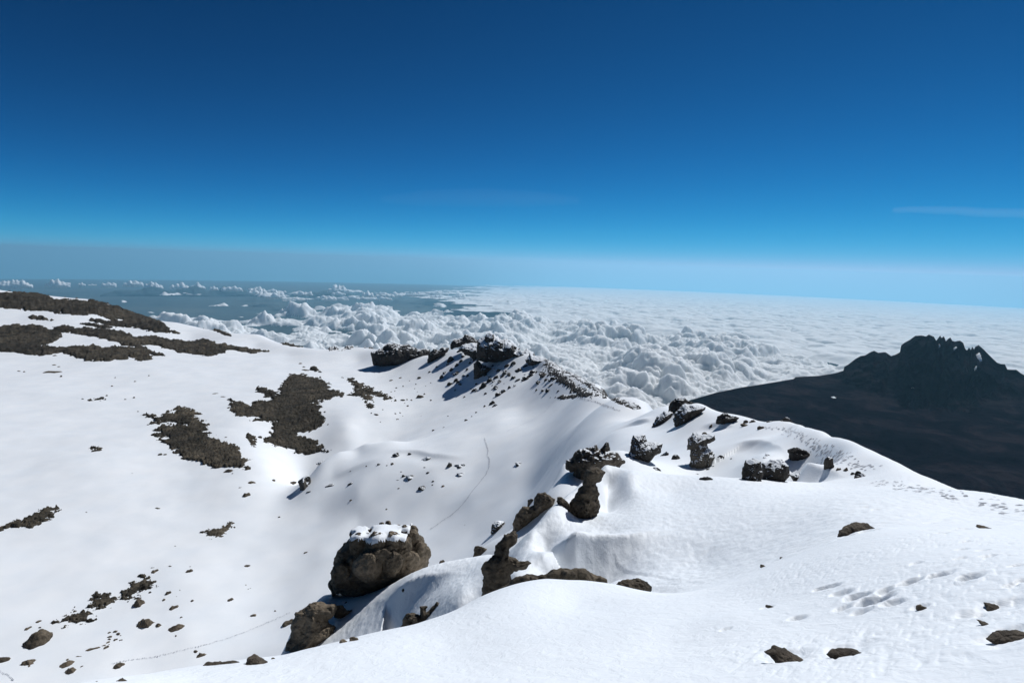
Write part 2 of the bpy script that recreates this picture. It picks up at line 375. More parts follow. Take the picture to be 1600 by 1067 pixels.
for _it in range(2):                         # the smooth lookup must pass through the control points too
    _T = field_raw(*np.meshgrid(_ca, _cl))
    if _it < 1: _TG += 0.8*(CT[:, 2]-base_t(CT[:, 0], CT[:, 1]))
PITS = []      # (x, y, radius across, radius along, angle, depth): footprints and melt hollows close to the viewpoint
def at_px(px, py, lift=0.0):                 # first point of the terrain seen through a photo pixel
    a, t = pix_dir(px, py); a = float(a); t = float(t)
    if t < 0.02: return None
    l = np.linspace(math.log(2.0), math.log(3500), 3500)
    aa = np.full(l.shape, a); r = np.exp(l)
    z = terrain_z(aa, l)
    k = np.nonzero(-z/r <= t)[0]
    if len(k) == 0: return None
    k = k[0]; r = math.exp(l[k]); return np.array([r*math.sin(a), r*math.cos(a), -t*r+lift])
def detail(x, y, r, a, l):
    d = 0
    for wl_, amp, rmin, rmax in ((260, 3.2, 250, 9e9), (90, 1.1, 90, 9e9), (34, 0.50, 50, 2600), (13, 0.17, 22, 900), (5, 0.06, 9, 300), (2.0, 0.022, 5, 90), (0.8, 0.010, 0, 45), (0.32, 0.0045, 0, 16)):
        g = sstep(rmin*0.6, rmin*1.4, r)*(1-sstep(rmax*0.6, rmax, r))
        k = g > 0
        if not np.any(k): continue
        q = np.zeros(r.shape, np.float32); q[k] = perlin2(x[k]/wl_+3.1, y[k]/wl_-1.7, 40)*g[k]*amp
        d = d+q
    # wind flutes streaming down from the ridge
    k = (r > 60) & (r < 1300)
    if np.any(k):
        q = np.zeros(r.shape, np.float32); xs, ys = x[k], y[k]
        c, s = math.cos(math.radians(33)), math.sin(math.radians(33))
        q[k] = 0.55*perlin2((xs*c+ys*s)/90., (-xs*s+ys*c)/17., 77)*sstep(60, 150, r[k])*(1-sstep(700, 1300, r[k]))
        d = d+q
    return d
def terrain_z(a, l, full=True):
    r = np.exp(l); t = base_t(a, l); x = r*np.sin(a); y = r*np.cos(a)
    z = -t*r
    z = z+detail(x, y, r, a, l)
    for f in TERRAIN_EXTRA: z = z+f(x, y, r, a, l)
    return z
TERRAIN_EXTRA = []
# hollows and footprints close to the viewpoint, melted round the stones: (px, py, width px, height px, depth as a share of the width)
HOLLOWS = [(1469, 898, 32, 13, .34), (1519, 901, 32, 13, .36), (1420, 910, 30, 11, .32), (1384, 922, 26, 9, .30), (1338, 932, 36, 12, .30), (1366, 938, 46, 15, .34), (1396, 941, 30, 9, .28), (1316, 926, 30, 8, .25), (1294, 917, 46, 6, .2), (1318, 950, 26, 8, .26), (1344, 957, 30, 8, .24),
    (1243, 966, 28, 11, .30), (1580, 914, 16, 7, .32), (1135, 982, 18, 6, .22), (1592, 882, 18, 6, .3), (1598, 907, 16, 7, .3), (1201, 948, 20, 5, .28), (1438, 948, 20, 8, .28), (1500, 872, 16, 5, .25), (1545, 868, 18, 5, .25), (1430, 880, 16, 5, .2),
    (1460, 816, 26, 4, .22), (1452, 828, 18, 4, .25), (1474, 832, 18, 4, .25), (1490, 829, 16, 4, .25), (1505, 826, 20, 5, .22), (1511, 845, 15, 4, .25), (1537, 859, 18, 4, .25), (1502, 858, 17, 4, .25), (1370, 796, 14, 3, .25), (1355, 792, 10, 3, .2),
    (1232, 1022, 74, 36, .10), (1326, 1012, 74, 24, .08), (1562, 948, 56, 24, .12), (1584, 990, 90, 34, .10), (1520, 960, 50, 12, .14), (1340, 832, 60, 12, .12)]
_H = []
def hollow_setup():
    for px, py, w, h, d in HOLLOWS:
        p = at_px(px, py)
        if p is None: continue
        r = math.hypot(p[0], p[1]); W = w*math.hypot(r, p[2])/FPX*0.5*(0.8)
        q0 = at_px(px, py-h/2); q1 = at_px(px, py+h/2)
        Hh = max(W*0.55, 0.5*math.hypot(q0[0]-q1[0], q0[1]-q1[1])) if q0 is not None and q1 is not None else W
        Hh = min(Hh, W*1.5)
        _H.append((p[0], p[1], W, Hh, math.atan2(p[0], p[1])+0.45, d*W*2))
hollow_setup()
# wind drifts with a sharp crest: the crest as photo pixels, depth of the trough on the steep side, its width
DRIFTS = [([(832, 874), (858, 861), (885, 850), (915, 843), (950, 840), (1000, 834), (1060, 827)], 1.0, 1.3),
    ([(585, 962), (605, 940), (630, 920), (660, 905), (700, 896), (730, 892)], 1.3, 3.0),
    ([(1236, 733), (1262, 726), (1300, 738), (1330, 747)], 0.7, 1.2),
    ([(1095, 664), (1125, 661), (1155, 668)], 1.0, 2.0), ([(1140, 696), (1165, 690), (1190, 689), (1215, 698), (1235, 712)], 1.1, 2.5), ([(980, 662), (1000, 657), (1025, 660)], 1.6, 3.0),
    ([(590, 707), (640, 704), (690, 712), (740, 720)], 1.6, 6.0), ([(505, 750), (550, 733), (600, 714)], 2.0, 8.0)]
_D = []
def drift_setup():
    for pts, h, wn in DRIFTS:
        W = [at_px(*q) for q in pts]; W = np.array([w[:2] for w in W if w is not None])
        _D.append((W, h, wn))
drift_setup()
def drifts(x, y, r, a, l):
    d = np.zeros(r.shape, np.float32)
    for W, h, wn in _D:
        R0 = wn*7
        k = (x > W[:, 0].min()-R0) & (x < W[:, 0].max()+R0) & (y > W[:, 1].min()-R0) & (y < W[:, 1].max()+R0)
        if not np.any(k): continue
        xs, ys = x[k], y[k]; wob = 0.18*wn*perlin2(xs/wn*0.5, ys/wn*0.5, 71)
        best = np.full(xs.shape, 1e9); sg = np.zeros(xs.shape); T = np.zeros(xs.shape); n_ = len(W)-1; bc = np.zeros(xs.shape)
        for i in range(n_):
            ax, ay = W[i]; ex, ey = W[i+1]-W[i]; t = np.clip(((xs-ax)*ex+(ys-ay)*ey)/(ex*ex+ey*ey), 0, 1)
            dx = xs-ax-ex*t; dy = ys-ay-ey*t; q = dx*dx+dy*dy; cr = (ex*(ys-ay)-ey*(xs-ax))/math.hypot(ex, ey); m_ = (q < best-1e-6) | ((np.abs(q-best) <= 1e-6) & (np.abs(cr) > bc))
            best = np.where(m_, q, best); bc = np.where(m_, np.abs(cr), bc); sg = np.where(m_, np.where(cr > 0, 1, -1), sg); T = np.where(m_, (i+t)/n_, T)
        s = np.sqrt(best)*sg+wob
        env = sstep(0, 0.45, T)*(1-sstep(0.55, 1.0, T))
        u = np.clip(-s/wn, 0, 9); d[k] -= h*env*u*np.exp(1-u)-0.25*h*env*np.exp(-(s/wn)**2)*(s > 0)-0.25*h*env*np.exp(-(s/wn)**2)*(s <= 0)
    return d
def hollows(x, y, r, a, l):
    d = np.zeros(r.shape, np.float32)
    k = (r < 45) & (a > 0.25)
    if not np.any(k): return d
    xs, ys = x[k], y[k]; s = np.zeros(xs.shape)
    wob = perlin2(xs/0.28, ys/0.28, 61)*0.32+perlin2(xs/0.09, ys/0.09, 62)*0.14
    for hx, hy, w, h, an, dp in _H:
        u = (xs-hx)*math.cos(an)-(ys-hy)*math.sin(an); v = (xs-hx)*math.sin(an)+(ys-hy)*math.cos(an)
        q = np.sqrt((u/w)**2+(v/h)**2)+wob
        s -= dp*(1-sstep(0.45, 1.05, q)); s += 0.12*dp*np.exp(-((q-1.25)/0.22)**2)
    d[k] = s
    return d
TERRAIN_EXTRA.append(drifts)
TERRAIN_EXTRA.append(hollows)
def crust(x, y, r, a, l):                     # broken, pitted crust on the trodden slope at the right, ripples in the shaded hollows
    d = np.zeros(r.shape, np.float32)
    k = (r < 24) & (a > 0.22)
    if np.any(k):
        xs, ys = x[k], y[k]; c, s = math.cos(0.9), math.sin(0.9)
        g = sstep(0.28, 0.5, a[k])*(1-sstep(13, 22, r[k]))*sstep(-0.35, 0.35, perlin2(xs/2.3, ys/2.3, 91))
        q = perlin2((xs*c+ys*s)/0.42, (-xs*s+ys*c)/0.13, 92)
        q2 = perlin2((xs*c+ys*s)/0.16, (-xs*s+ys*c)/0.055, 93)
        d[k] = g*(-0.011*np.clip(q-0.15, 0, 1)*2-0.009*np.clip(q2-0.1, 0, 1)*2)
    k = (r > 17) & (r < 60) & (a > -0.35) & (a < 0.9)
    if np.any(k):
        xs, ys = x[k], y[k]
        q = perlin2(xs/0.42+0.4*perlin2(xs/1.1, ys/1.1, 95), ys/0.42, 94)+0.5*perlin2(xs/0.19, ys/0.19, 96)
        d[k] += q*0.032*sstep(17, 21, r[k])*(1-sstep(45, 60, r[k]))
    return d
TERRAIN_EXTRA.append(crust)
# ---------------------------------------------------------------- build the terrain mesh
NA, NL = TRES
def build_terrain():
    inner = np.linspace(math.radians(-47), math.radians(48.5), NA)
    az = np.r_[np.linspace(math.radians(-62), math.radians(-47.2), 60), inner, np.linspace(math.radians(48.7), math.radians(62), 60)]
    # rows: even in ln(distance), closer together where the ground is seen at a grazing angle
    l = np.linspace(math.log(1.3), math.log(7000), NL)
    A, L = np.meshgrid(az, l)
    Zt = np.concatenate([terrain_z(A[i:i+100], L[i:i+100]) for i in range(0, NL, 100)])
    R = np.exp(L)
    V = np.stack([R*np.sin(A), R*np.cos(A), Zt], -1).reshape(-1, 3)
    Q = grid_quads(NL, len(az))
    return tag(mesh_obj('snow_slope', V, Q, M_snow), kind='structure')
snow = build_terrain()
# ---------------------------------------------------------------- lowland, mountain, clouds, haze
R_EARTH = 6371000.0
def polar(az0, az1, na, r0, r1, nr):
    return np.meshgrid(np.linspace(math.radians(az0), math.radians(az1), na), np.linspace(math.log(r0), math.log(r1), nr))
def xyz(A, R, Zt): return np.stack([R*np.sin(A), R*np.cos(A), Zt], -1).reshape(-1, 3)

mt, n, p = new_mat('lowland'); pos = geo_pos(n)
n.links.new(ramp(n, noise(n, 0.00012, 8, 0.62, pos), [(0.35, (0.010, 0.026, 0.032)), (0.52, (0.025, 0.042, 0.045)), (0.68, (0.06, 0.07, 0.062))]), p.inputs['Base Color'])
p.inputs['Roughness'].default_value = 0.95; M_low = mt
A, L = polar(-180, 180, 241, 2000, 290000, 160); R = np.exp(L)
tag(mesh_obj('lowland', xyz(A, R, -5300-R*R/(2*R_EARTH)+60*fbm2(R*np.sin(A)/9000, R*np.cos(A)/9000, 5)), grid_quads(160, 241), M_low), kind='structure')

def mountain_z(A, L):
    r = np.exp(L); x = r*np.sin(A); y = r*np.cos(A)
    zc = np.interp(A, M_az, M_t)*np.interp(A, M_az, M_r)*-1.0
    Rc = np.interp(A, M_az, M_r)
    high = np.clip((zc+1330)/540., 0, 1)              # how far the crest stands over the saddle
    Rb = Rc-(500+1500*high)
    u = (r-Rb)/(Rc-Rb)
    plate = -1450+np.clip((r-4800)/4000., -0.2, 1)*130+22*fbm2(x/900., y/900., 3, 5)+10*ridged2(x/330., y/330., 9, 4)
    plate = np.minimum(plate, zc-20*(Rc-r)/1000.*0) if False else plate
    up = np.clip(u, 0, 1)
    prof = up**1.55
    rg = ridged2(x/720.+0.5*fbm2(x/500, y/500, 8, 3), y/720., 21, 6)-1.05
    gul = ridged2(A*9300/260.+0.6*fbm2(x/400, y/400, 14, 3), r/1500., 23, 5)-1.0
    face = plate+(zc-plate)*prof+high*gul*95*np.sin(np.pi*np.clip(up, 0, 1))**0.7+high*rg*150*np.sin(np.pi*np.clip(up, 0, 1))**0.8
    z = np.where(u < 1, face, zc-(r-Rc)*(0.30+0.5*high)-high*rg*60*0)
    return z
M_crest = [(930, 690, 5200), (1000, 655, 5800), (1040, 637, 6200), (1082, 624, 6500), (1120, 613, 6900), (1160, 605, 7200), (1180, 602, 7300), (1210, 597, 7600), (1240, 592, 7900), (1243, 589, 7900), (1280, 587, 8200), (1305, 583, 8400), (1318, 579, 8500),
    (1319, 573, 8600), (1326, 569, 8600), (1336, 561, 8700), (1345, 556, 8750), (1352, 555, 8750), (1360, 550, 8800), (1366, 548, 8800), (1372, 551, 8800), (1383, 550, 8850), (1388, 553, 8850), (1392, 556, 8900), (1399, 554, 8900), (1406, 549, 8950), (1408, 541, 9000), (1414, 536, 9000), (1421, 531, 9050), (1430, 525, 9050), (1440, 524, 9050), (1447, 525, 9050), (1451, 523, 9050), (1459, 526, 9080), (1463, 531, 9080), (1466, 528, 9100), (1469, 525, 9100), (1471, 528, 9100), (1475, 526, 9100), (1478, 532, 9120),
    (1482, 529, 9120), (1485, 528, 9120), (1488, 532, 9120), (1492, 533, 9150), (1500, 534, 9150), (1505, 537, 9150), (1508, 544, 9150), (1511, 546, 9150), (1514, 543, 9200), (1517, 546, 9200), (1519, 542, 9200), (1522, 545, 9200), (1524, 542, 9200), (1529, 540, 9200), (1536, 545, 9200), (1543, 552, 9250), (1550, 559, 9250), (1558, 566, 9250), (1564, 569, 9250), (1570, 570, 9300), (1574, 576, 9300), (1581, 577, 9300), (1588, 578, 9300), (1595, 583, 9300), (1602, 587, 9300), (1640, 604, 9300), (1720, 622, 9200), (1850, 650, 9000), (2100, 740, 8600)]
_my = np.array([c[1] for c in M_crest], float); _mx = np.array([c[0] for c in M_crest], float)
_sm = np.array([np.mean(_my[(np.abs(_mx-x) < 12)]) for x in _mx]); _my = np.where((_mx > 1400) & (_mx < 1590), _my+0.35*(_my-_sm), _my)
_a, _t = pix_dir(_mx, _my); M_az = _a; M_t = _t; M_r = np.array([c[2] for c in M_crest], float)
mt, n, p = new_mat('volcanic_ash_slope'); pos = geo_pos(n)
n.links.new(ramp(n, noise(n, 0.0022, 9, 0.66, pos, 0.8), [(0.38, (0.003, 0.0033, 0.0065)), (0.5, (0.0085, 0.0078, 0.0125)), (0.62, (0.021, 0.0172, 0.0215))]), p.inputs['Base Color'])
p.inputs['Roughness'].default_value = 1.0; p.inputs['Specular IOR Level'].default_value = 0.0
n.links.new(bump(n, noise(n, 0.01, 7, 0.7, pos), 1.0, 25.0), p.inputs['Normal'])
M_ash = mt
_az = np.radians(np.r_[np.linspace(2, 30, 420)[:-1], np.linspace(30, 44, 900), np.linspace(44, 60, 120)[1:]])
_lr = np.log(np.r_[np.exp(np.linspace(math.log(2300), math.log(7000), 300))[:-1], np.linspace(7000, 9600, 330), np.linspace(9600, 15000, 60)[1:]])
A, L = np.meshgrid(_az, _lr)
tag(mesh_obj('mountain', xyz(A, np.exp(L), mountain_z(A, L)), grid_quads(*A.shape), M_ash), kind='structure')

# --- clouds seen from above
mt, n, p = new_mat('cloud'); 
p.inputs['Base Color'].default_value = (0.99, 0.98, 0.95, 1); p.inputs['Roughness'].default_value = 1; p.inputs['Specular IOR Level'].default_value = 0
p.inputs['Subsurface Weight'].default_value = 1.0; p.inputs['Subsurface Radius'].default_value = (1, 1, 1); p.inputs['Subsurface Scale'].default_value = 200.0
tr = N(n, 'ShaderNodeBsdfTranslucent'); tr.inputs[0].default_value = (0.95, 0.95, 0.95, 1)
mx = N(n, 'ShaderNodeMixShader'); mx.inputs[0].default_value = 0.2
n.links.new(p.outputs[0], mx.inputs[1]); n.links.new(tr.outputs[0], mx.inputs[2]); n.links.new(mx.outputs[0], n.nodes['Material Output'].inputs[0])
M_cloud = mt
BELT = [(120, 505), (250, 492), (330, 493), (420, 486), (480, 481), (540, 477), (600, 480), (640, 491), (700, 500), (780, 503), (860, 508), (940, 516), (1000, 524), (1060, 533), (1130, 541), (1200, 556), (1270, 570), (1330, 574), (1700, 640), (1700, 900), (120, 900)]
FAR = [(690, 462), (740, 455), (800, 450), (900, 440), (1700, 440), (1700, 800), (1400, 620), (1330, 585), (1250, 560), (1150, 545), (1080, 530), (1000, 512), (900, 500), (800, 488), (740, 478)]
BAND = [(410, 452), (480, 450), (560, 450), (620, 452), (670, 458), (700, 466), (690, 472), (600, 470), (520, 468), (440, 464)]
def puff(x, y, s, seed, k=9.0):              # soft merging domes
    x = x/s; y = y/s; xi = np.floor(x); yi = np.floor(y); z = np.zeros(1, np.int64); acc = np.zeros(np.shape(x), np.float32)
    for a in (-1, 0, 1):
        for b in (-1, 0, 1):
            h = _hash(xi+a, yi+b, z, seed); px = xi+a+(h & 0xffff)/65536.0; py = yi+b+((h >> 16) & 0xfff)/4096.0; q = 0.55+0.45*(((h >> 28) & 15)/15.0)
            acc += q*np.exp(-k*((px-x)**2+(py-y)**2))
    return np.sqrt(np.clip(1-np.clip(-np.log(acc+1e-9)/k, 0, 1)/0.42, 0, 1))
def clouds():
    A, L = polar(-52, 52, CRES[0], 9500, 245000, CRES[1]); r = np.exp(L); x = r*np.sin(A); y = r*np.cos(A)
    curv = r*r/(2*R_EARTH)
    deck = -3900-800*sstep(35000, 120000, r)
    P = np.stack([x, y, deck+150-curv], -1); px, py = project(P)
    sq = 0.35+0*px                                      # the picture is squeezed vertically far off
    w1 = fbm2(x/6500, y/3600, 31, 4); w2 = fbm2(x/2300., y/1500., 33, 3)
    sd = poly_sd(px, py*2.0, [(a, b*2.0) for a, b in BELT])
    right = sstep(420, 900, px)
    cov = np.clip(sd/16., -3, 1.0)*0.45-0.30+0.86*right+w1*(0.60-0.15*right)+w2*0.55-0.10*(1-right)*(1-sstep(480, 525, py))
    cov = np.where(sd < -4, -1, cov)
    wx = x+260*fbm2(x/800, y/800, 51, 3); wy = y+260*fbm2(x/800, y/800, 52, 3)
    g = sstep(-0.02, 0.9, cov)
    vary = 0.45+0.95*sstep(-0.5, 0.6, fbm2(x/4200, y/4200, 63, 3))
    h = g**0.6*vary*(360*puff(wx, wy, 1900, 1)*(0.4+0.8*g)+250*puff(wx, wy, 800, 2)+140*puff(wx, wy, 380, 3))+g*170*fbm2(x/3200, y/3200, 60, 3)
    if True:
        near = 1-sstep(30000, 60000, r); h = h+near*sstep(0, .3, cov)*(62*puff(wx, wy, 160, 4)+12*fbm2(x/70, y/70, 66, 2))
    # the flat far deck and the broken band
    sdf = poly_sd(px, py*3.0, [(a, b*3.0) for a, b in FAR])
    far_c = np.clip(sdf/70., -1, 1.0)*0.62+0.30*fbm2(x/16000, y/9000, 71, 5)+0.18*fbm2(x/2600, y/2600, 72, 4)+0.05
    far_h = -60+sstep(0, 0.5, far_c)*(230*puff(wx, wy, 2300, 5)+120*puff(wx, wy, 900, 6)+60*fbm2(x/6000, y/6000, 73, 4))
    sdb = poly_sd(px, py*3.0, [(a, b*3.0) for a, b in BAND])
    lone = (px < 720)*(px > 190)*(py > 455)
    bc = np.where(lone, fbm2(x/4500, y/4500, 85, 4)-0.66, -1)
    bh = sstep(0, .4, bc)*(300*puff(wx, wy, 1500, 9)+140*puff(wx, wy, 600, 10))
    keepv = (cov > 0) | (far_c > 0) | (bc > 0)
    z = deck-curv+np.maximum.reduce([np.where(cov > 0, h, -150), np.where(far_c > 0, far_h, -150), np.where(bc > 0, bh, -150)])
    kf = keepv[:-1, :-1] & keepv[1:, :-1] & keepv[:-1, 1:] & keepv[1:, 1:]
    V, Q = compact(xyz(A, r, z), grid_quads(A.shape[0], A.shape[1], kf))
    return tag(mesh_obj('clouds', V, Q, M_cloud), kind='stuff')
clouds()

# small cumulus clouds standing alone near the horizon
def cloud_r(px, py, h0=4300.0):
    _, t = pix_dir(px, py); t = float(t); q = 1/(2*R_EARTH); return (t-math.sqrt(max(t*t-4*h0*q, 1e-7)))/(2*q)
# --- haze
bm_lo, bm_hi, side = -13000.0, 1000.0, 292000.0
V = np.array([(sx*side, sy*side, z) for z in (bm_lo, bm_hi) for sx, sy in ((-1, -1), (1, -1), (1, 1), (-1, 1))])
Q = np.array([(0, 3, 2, 1), (4, 5, 6, 7), (0, 1, 5, 4), (1, 2, 6, 5), (2, 3, 7, 6), (3, 0, 4, 7)])
mt = bpy.data.materials.new('haze'); mt.use_nodes = True; n = mt.node_tree
n.nodes.remove(n.nodes['Principled BSDF'])
pv = N(n, 'ShaderNodeVolumePrincipled'); pv.inputs['Color'].default_value = HAZE[0]; pv.inputs['Density'].default_value = HAZE[1]; pv.inputs['Anisotropy'].default_value = HAZE[2]
n.links.new(pv.outputs[0], n.nodes['Material Output'].inputs['Volume'])
tag(mesh_obj('haze', V, Q, mt, smooth=False), kind='stuff')
# ---------------------------------------------------------------- rocks
def surface_nets(F, org, h):                 # F < 0 inside; returns vertices and quads
    nx, ny, nz = F.shape; ins = F < 0
    c = [ins[i:nx-1+i, j:ny-1+j, k:nz-1+k] for i in (0, 1) for j in (0, 1) for k in (0, 1)]
    cnt = sum(q.astype(np.int8) for q in c); act = (cnt > 0) & (cnt < 8)
    idx = np.full(act.shape, -1, np.int64); I = np.argwhere(act); idx[act] = np.arange(len(I))
    P = np.zeros((len(I), 3)); W = np.zeros(len(I))
    corners = [(i, j, k) for i in (0, 1) for j in (0, 1) for k in (0, 1)]
    val = {o: F[I[:, 0]+o[0], I[:, 1]+o[1], I[:, 2]+o[2]] for o in corners}
    for a in corners:
        for ax in range(3):
            if a[ax]: continue
            b = tuple(a[q]+(q == ax) for q in range(3)); fa, fb = val[a], val[b]; m_ = (fa < 0) != (fb < 0)
            t = np.where(m_, fa/(fa-fb+1e-30), 0)
            for q in range(3): P[:, q] += np.where(m_, a[q]+(t if q == ax else 0), 0)
            W += m_
    V = (I+P/W[:, None])*h+org
    Q = []
    for ax in range(3):
        u, v = [(1, 2), (2, 0), (0, 1)][ax]
        s0 = [slice(1, n-1) for n in F.shape]; s1 = list(s0); s0[ax] = slice(0, F.shape[ax]-1); s1[ax] = slice(1, F.shape[ax])
        A_ = ins[tuple(s0)]; B_ = ins[tuple(s1)]; off = np.array([0 if q == ax else 1 for q in range(3)])
        for flip, m_ in ((False, A_ & ~B_), (True, ~A_ & B_)):
            E_ = np.argwhere(m_)+off
            if not len(E_): continue
            def g(du, dv):
                e = E_.copy(); e[:, u] -= du; e[:, v] -= dv; return idx[e[:, 0], e[:, 1], e[:, 2]]
            q = np.stack([g(1, 1), g(0, 1), g(0, 0), g(1, 0)], -1)
            Q.append(q[:, ::-1] if flip else q)
    Q = np.concatenate(Q); Q = Q[(Q >= 0).all(1)]
    return V, Q
def px_scale(p): return float(np.linalg.norm(p))/FPX
ROCKS = []
def outline_rock(name, label, cat, poly, base=None, r=None, thick=0.5, mat=None, lobe=0.10, lobes=4.0, rough=0.05, res=70, seed=1, group=None, parent=None, push=0.0, blobs=(), lean=0.0, sharp=False, warp=0.03):
    """a solid rock whose outline from the viewpoint is the polygon, standing where its base meets the snow"""
    poly = np.array(poly, float)
    if r is None:
        p = at_px(*base); r = math.hypot(p[0], p[1])
    ca, _ = pix_dir(poly[:, 0].mean(), poly[:, 1].mean()); ca = float(ca)
    dv = np.array([math.sin(ca), math.cos(ca), 0]); du = np.array([math.cos(ca), -math.sin(ca), 0])
    def to_m(q):
        v = FWD*FPX + RGT*(q[:, 0]-CX)[:, None] + UPV*(CY-q[:, 1])[:, None]
        k = r/(v@dv); return np.stack([(v@du)*k, v[:, 2]*k], -1)
    M_ = to_m(poly); lo = M_.min(0); hi = M_.max(0); size = hi-lo; S_ = float(max(size)); T_ = thick*float(min(size[0], size[1]*1.3))*0.5*1.6
    h = S_/res; pad = 0.12*S_+3*h
    nu = int((size[0]+2*pad)/h)+1; nw = int((size[1]+2*pad)/h)+1; nv = int((2*T_+2*pad)/h)+1
    U = lo[0]-pad+h*np.arange(nu); Wc = lo[1]-pad+h*np.arange(nw); Vc = -T_-pad+h*np.arange(nv)
    UU, WW = np.meshgrid(U, Wc, indexing='ij')
    wx = UU+warp*S_*fbm2(UU/S_*5+seed*7.1, WW/S_*5, seed, 4); wy = WW+warp*S_*fbm2(UU/S_*5-seed*3.3, WW/S_*5+9, seed+50, 4)
    sd = poly_sd(wx, wy, M_)+0.024*S_
    D = T_*0.9
    hw = T_*np.sqrt(np.clip(sd/D, 0, 1))         # half thickness
    F = np.where(sd[:, None, :] > 0, np.abs(Vc)[None, :, None]-hw[:, None, :], np.sqrt(sd[:, None, :]**2+Vc[None, :, None]**2))
    F = np.where((sd[:, None, :] > 0) & (F < 0), np.maximum(F, -sd[:, None, :]), F)
    k = np.abs(F) < 0.20*S_
    iu, iv, iw = np.nonzero(k); s = 1.0/S_
    X, Y, Zz = U[iu]*s+seed*3.7, Vc[iv]*s, Wc[iw]*s
    d = rough*fbm3(X*6, Y*6, Zz*6, seed, 5, 0.6)
    if lobe:
        w3x = X+0.05*perlin3(X*6, Y*6, Zz*6, seed+9); d1, d2 = worley3(w3x*lobes, Y*lobes, Zz*lobes*0.75, seed)
        d = d+lobe*(d1-0.45) if not sharp else d-lobe*(np.clip(d2-d1, 0, 0.5)-0.2)
        d1, d2 = worley3(w3x*lobes*2.7, Y*lobes*2.7, Zz*lobes*2.2, seed+4)
        d = d+lobe*0.45*(d1-0.42) if not sharp else d-lobe*0.35*(np.clip(d2-d1, 0, 0.5)-0.2)
    F[iu, iv, iw] += d*S_*(0.3+0.7*np.clip(hw[iu, iw]/(0.25*S_), 0, 1))
    for bx, by, br in blobs:                     # rounded knobs bulging from the front
        bu, bw_ = to_m(np.array([[bx, by]], float))[0]; rb = br*r/FPX; iu0 = int((bu-U[0])/h); iw0 = int((bw_-Wc[0])/h)
        bv = -hw[min(max(iu0, 0), nu-1), min(max(iw0, 0), nw-1)]*0.9
        db = np.sqrt((UU[:, None, :]-bu)**2+(Vc[None, :, None]-bv)**2+((WW[:, None, :]-bw_)*0.8)**2)-rb
        kk = (db < rb*0.3) & (db > -rb*0.5); a_, b_, c_ = np.nonzero(kk)
        db[a_, b_, c_] += rb*0.22*fbm3(U[a_]/rb*1.2, Vc[b_]/rb*1.2, Wc[c_]/rb*1.2, seed+3, 4, 0.6)
        F = np.minimum(F, db)
    F[0] = F[-1] = 1; F[:, 0] = F[:, -1] = 1; F[:, :, 0] = F[:, :, -1] = 1
    V, Q = surface_nets(F, np.array([U[0], Vc[0], Wc[0]]), h)
    cx0 = (lo[0]+hi[0])/2
    dep = V[:, 1]+push*T_+lean*(V[:, 2]-lo[1])
    # move along the sight line so that the outline is kept
    W3 = du[None]*V[:, :1]+dv[None]*r; W3[:, 2] = V[:, 2]
    W3 = W3*(1+dep/r)[:, None]
    org = du*cx0+dv*r*(1+push*T_/r); org[2] = lo[1]
    o = mesh_obj(name, W3-org, Q, mat or M_rock, parent)
    o.location = Vector(org)
    if label: tag(o, label, cat, group)
    ROCKS.append((o, W3, r, T_))
    return o
def snow_cap(rock_i, ztop, name='snow_cap', thick=0.05, seed=3, xr=None):   # snow lying on the flat top of a rock, as a thin drift with a soft edge
    o, W3, r, T_ = ROCKS[rock_i]
    px, py = project(W3); x0, x1 = W3[(px > xr[0]) & (px < xr[1])][:, 0].min(), W3[(px > xr[0]) & (px < xr[1])][:, 0].max()
    y0, y1 = W3[:, 1].min(), W3[:, 1].max(); S_ = np.ptp(W3[:, 2]); n_ = 90
    gx, gy = np.meshgrid(np.linspace(x0, x1, n_), np.linspace(y0, y1, n_), indexing='ij'); ix = ((W3[:, 0]-x0)/(x1-x0)*(n_-1)).round().astype(int); iy = ((W3[:, 1]-y0)/(y1-y0)*(n_-1)).round().astype(int)
    k = (ix >= 0) & (ix < n_) & (iy >= 0) & (iy < n_); top = np.full((n_, n_), -1e9); np.maximum.at(top, (ix[k], iy[k]), W3[k, 2])
    ok = top > W3[:, 2].max()-ztop*S_
    t = np.where(ok, top, np.nan)
    for _ in range(40):                       # fill small holes and smooth
        P_ = np.pad(t, 1, mode='edge'); st_ = np.stack([P_[1:-1, 1:-1], P_[:-2, 1:-1], P_[2:, 1:-1], P_[1:-1, :-2], P_[1:-1, 2:]])
        with np.errstate(all='ignore'):
            import warnings; warnings.simplefilter('ignore'); t = np.nanmean(st_, 0)
    t = np.maximum(t, W3[:, 2].max()-ztop*S_*1.15)
    okf = ok.astype(float)
    for _ in range(5):
        P_ = np.pad(okf, 1); okf = (P_[1:-1, 1:-1]*2+P_[:-2, 1:-1]+P_[2:, 1:-1]+P_[1:-1, :-2]+P_[1:-1, 2:])/6
    e = okf+0.22*fbm2(gx/S_*6, gy/S_*6, seed, 3)-0.5
    z = t+S_*thick*np.clip(e*3, -0.6, 1)
    kv = (e > -0.2) & ~np.isnan(t); kf = kv[:-1, :-1] & kv[1:, :-1] & kv[:-1, 1:] & kv[1:, 1:]
    V = np.stack([gx, gy, np.nan_to_num(z)], -1).reshape(-1, 3)-np.array(o.location)
    Q = grid_quads(n_, n_, kf)[:, ::-1]
    if len(Q) < 10: return
    V, Q = compact(V, Q); return mesh_obj(name, V, Q, M_snow, o)

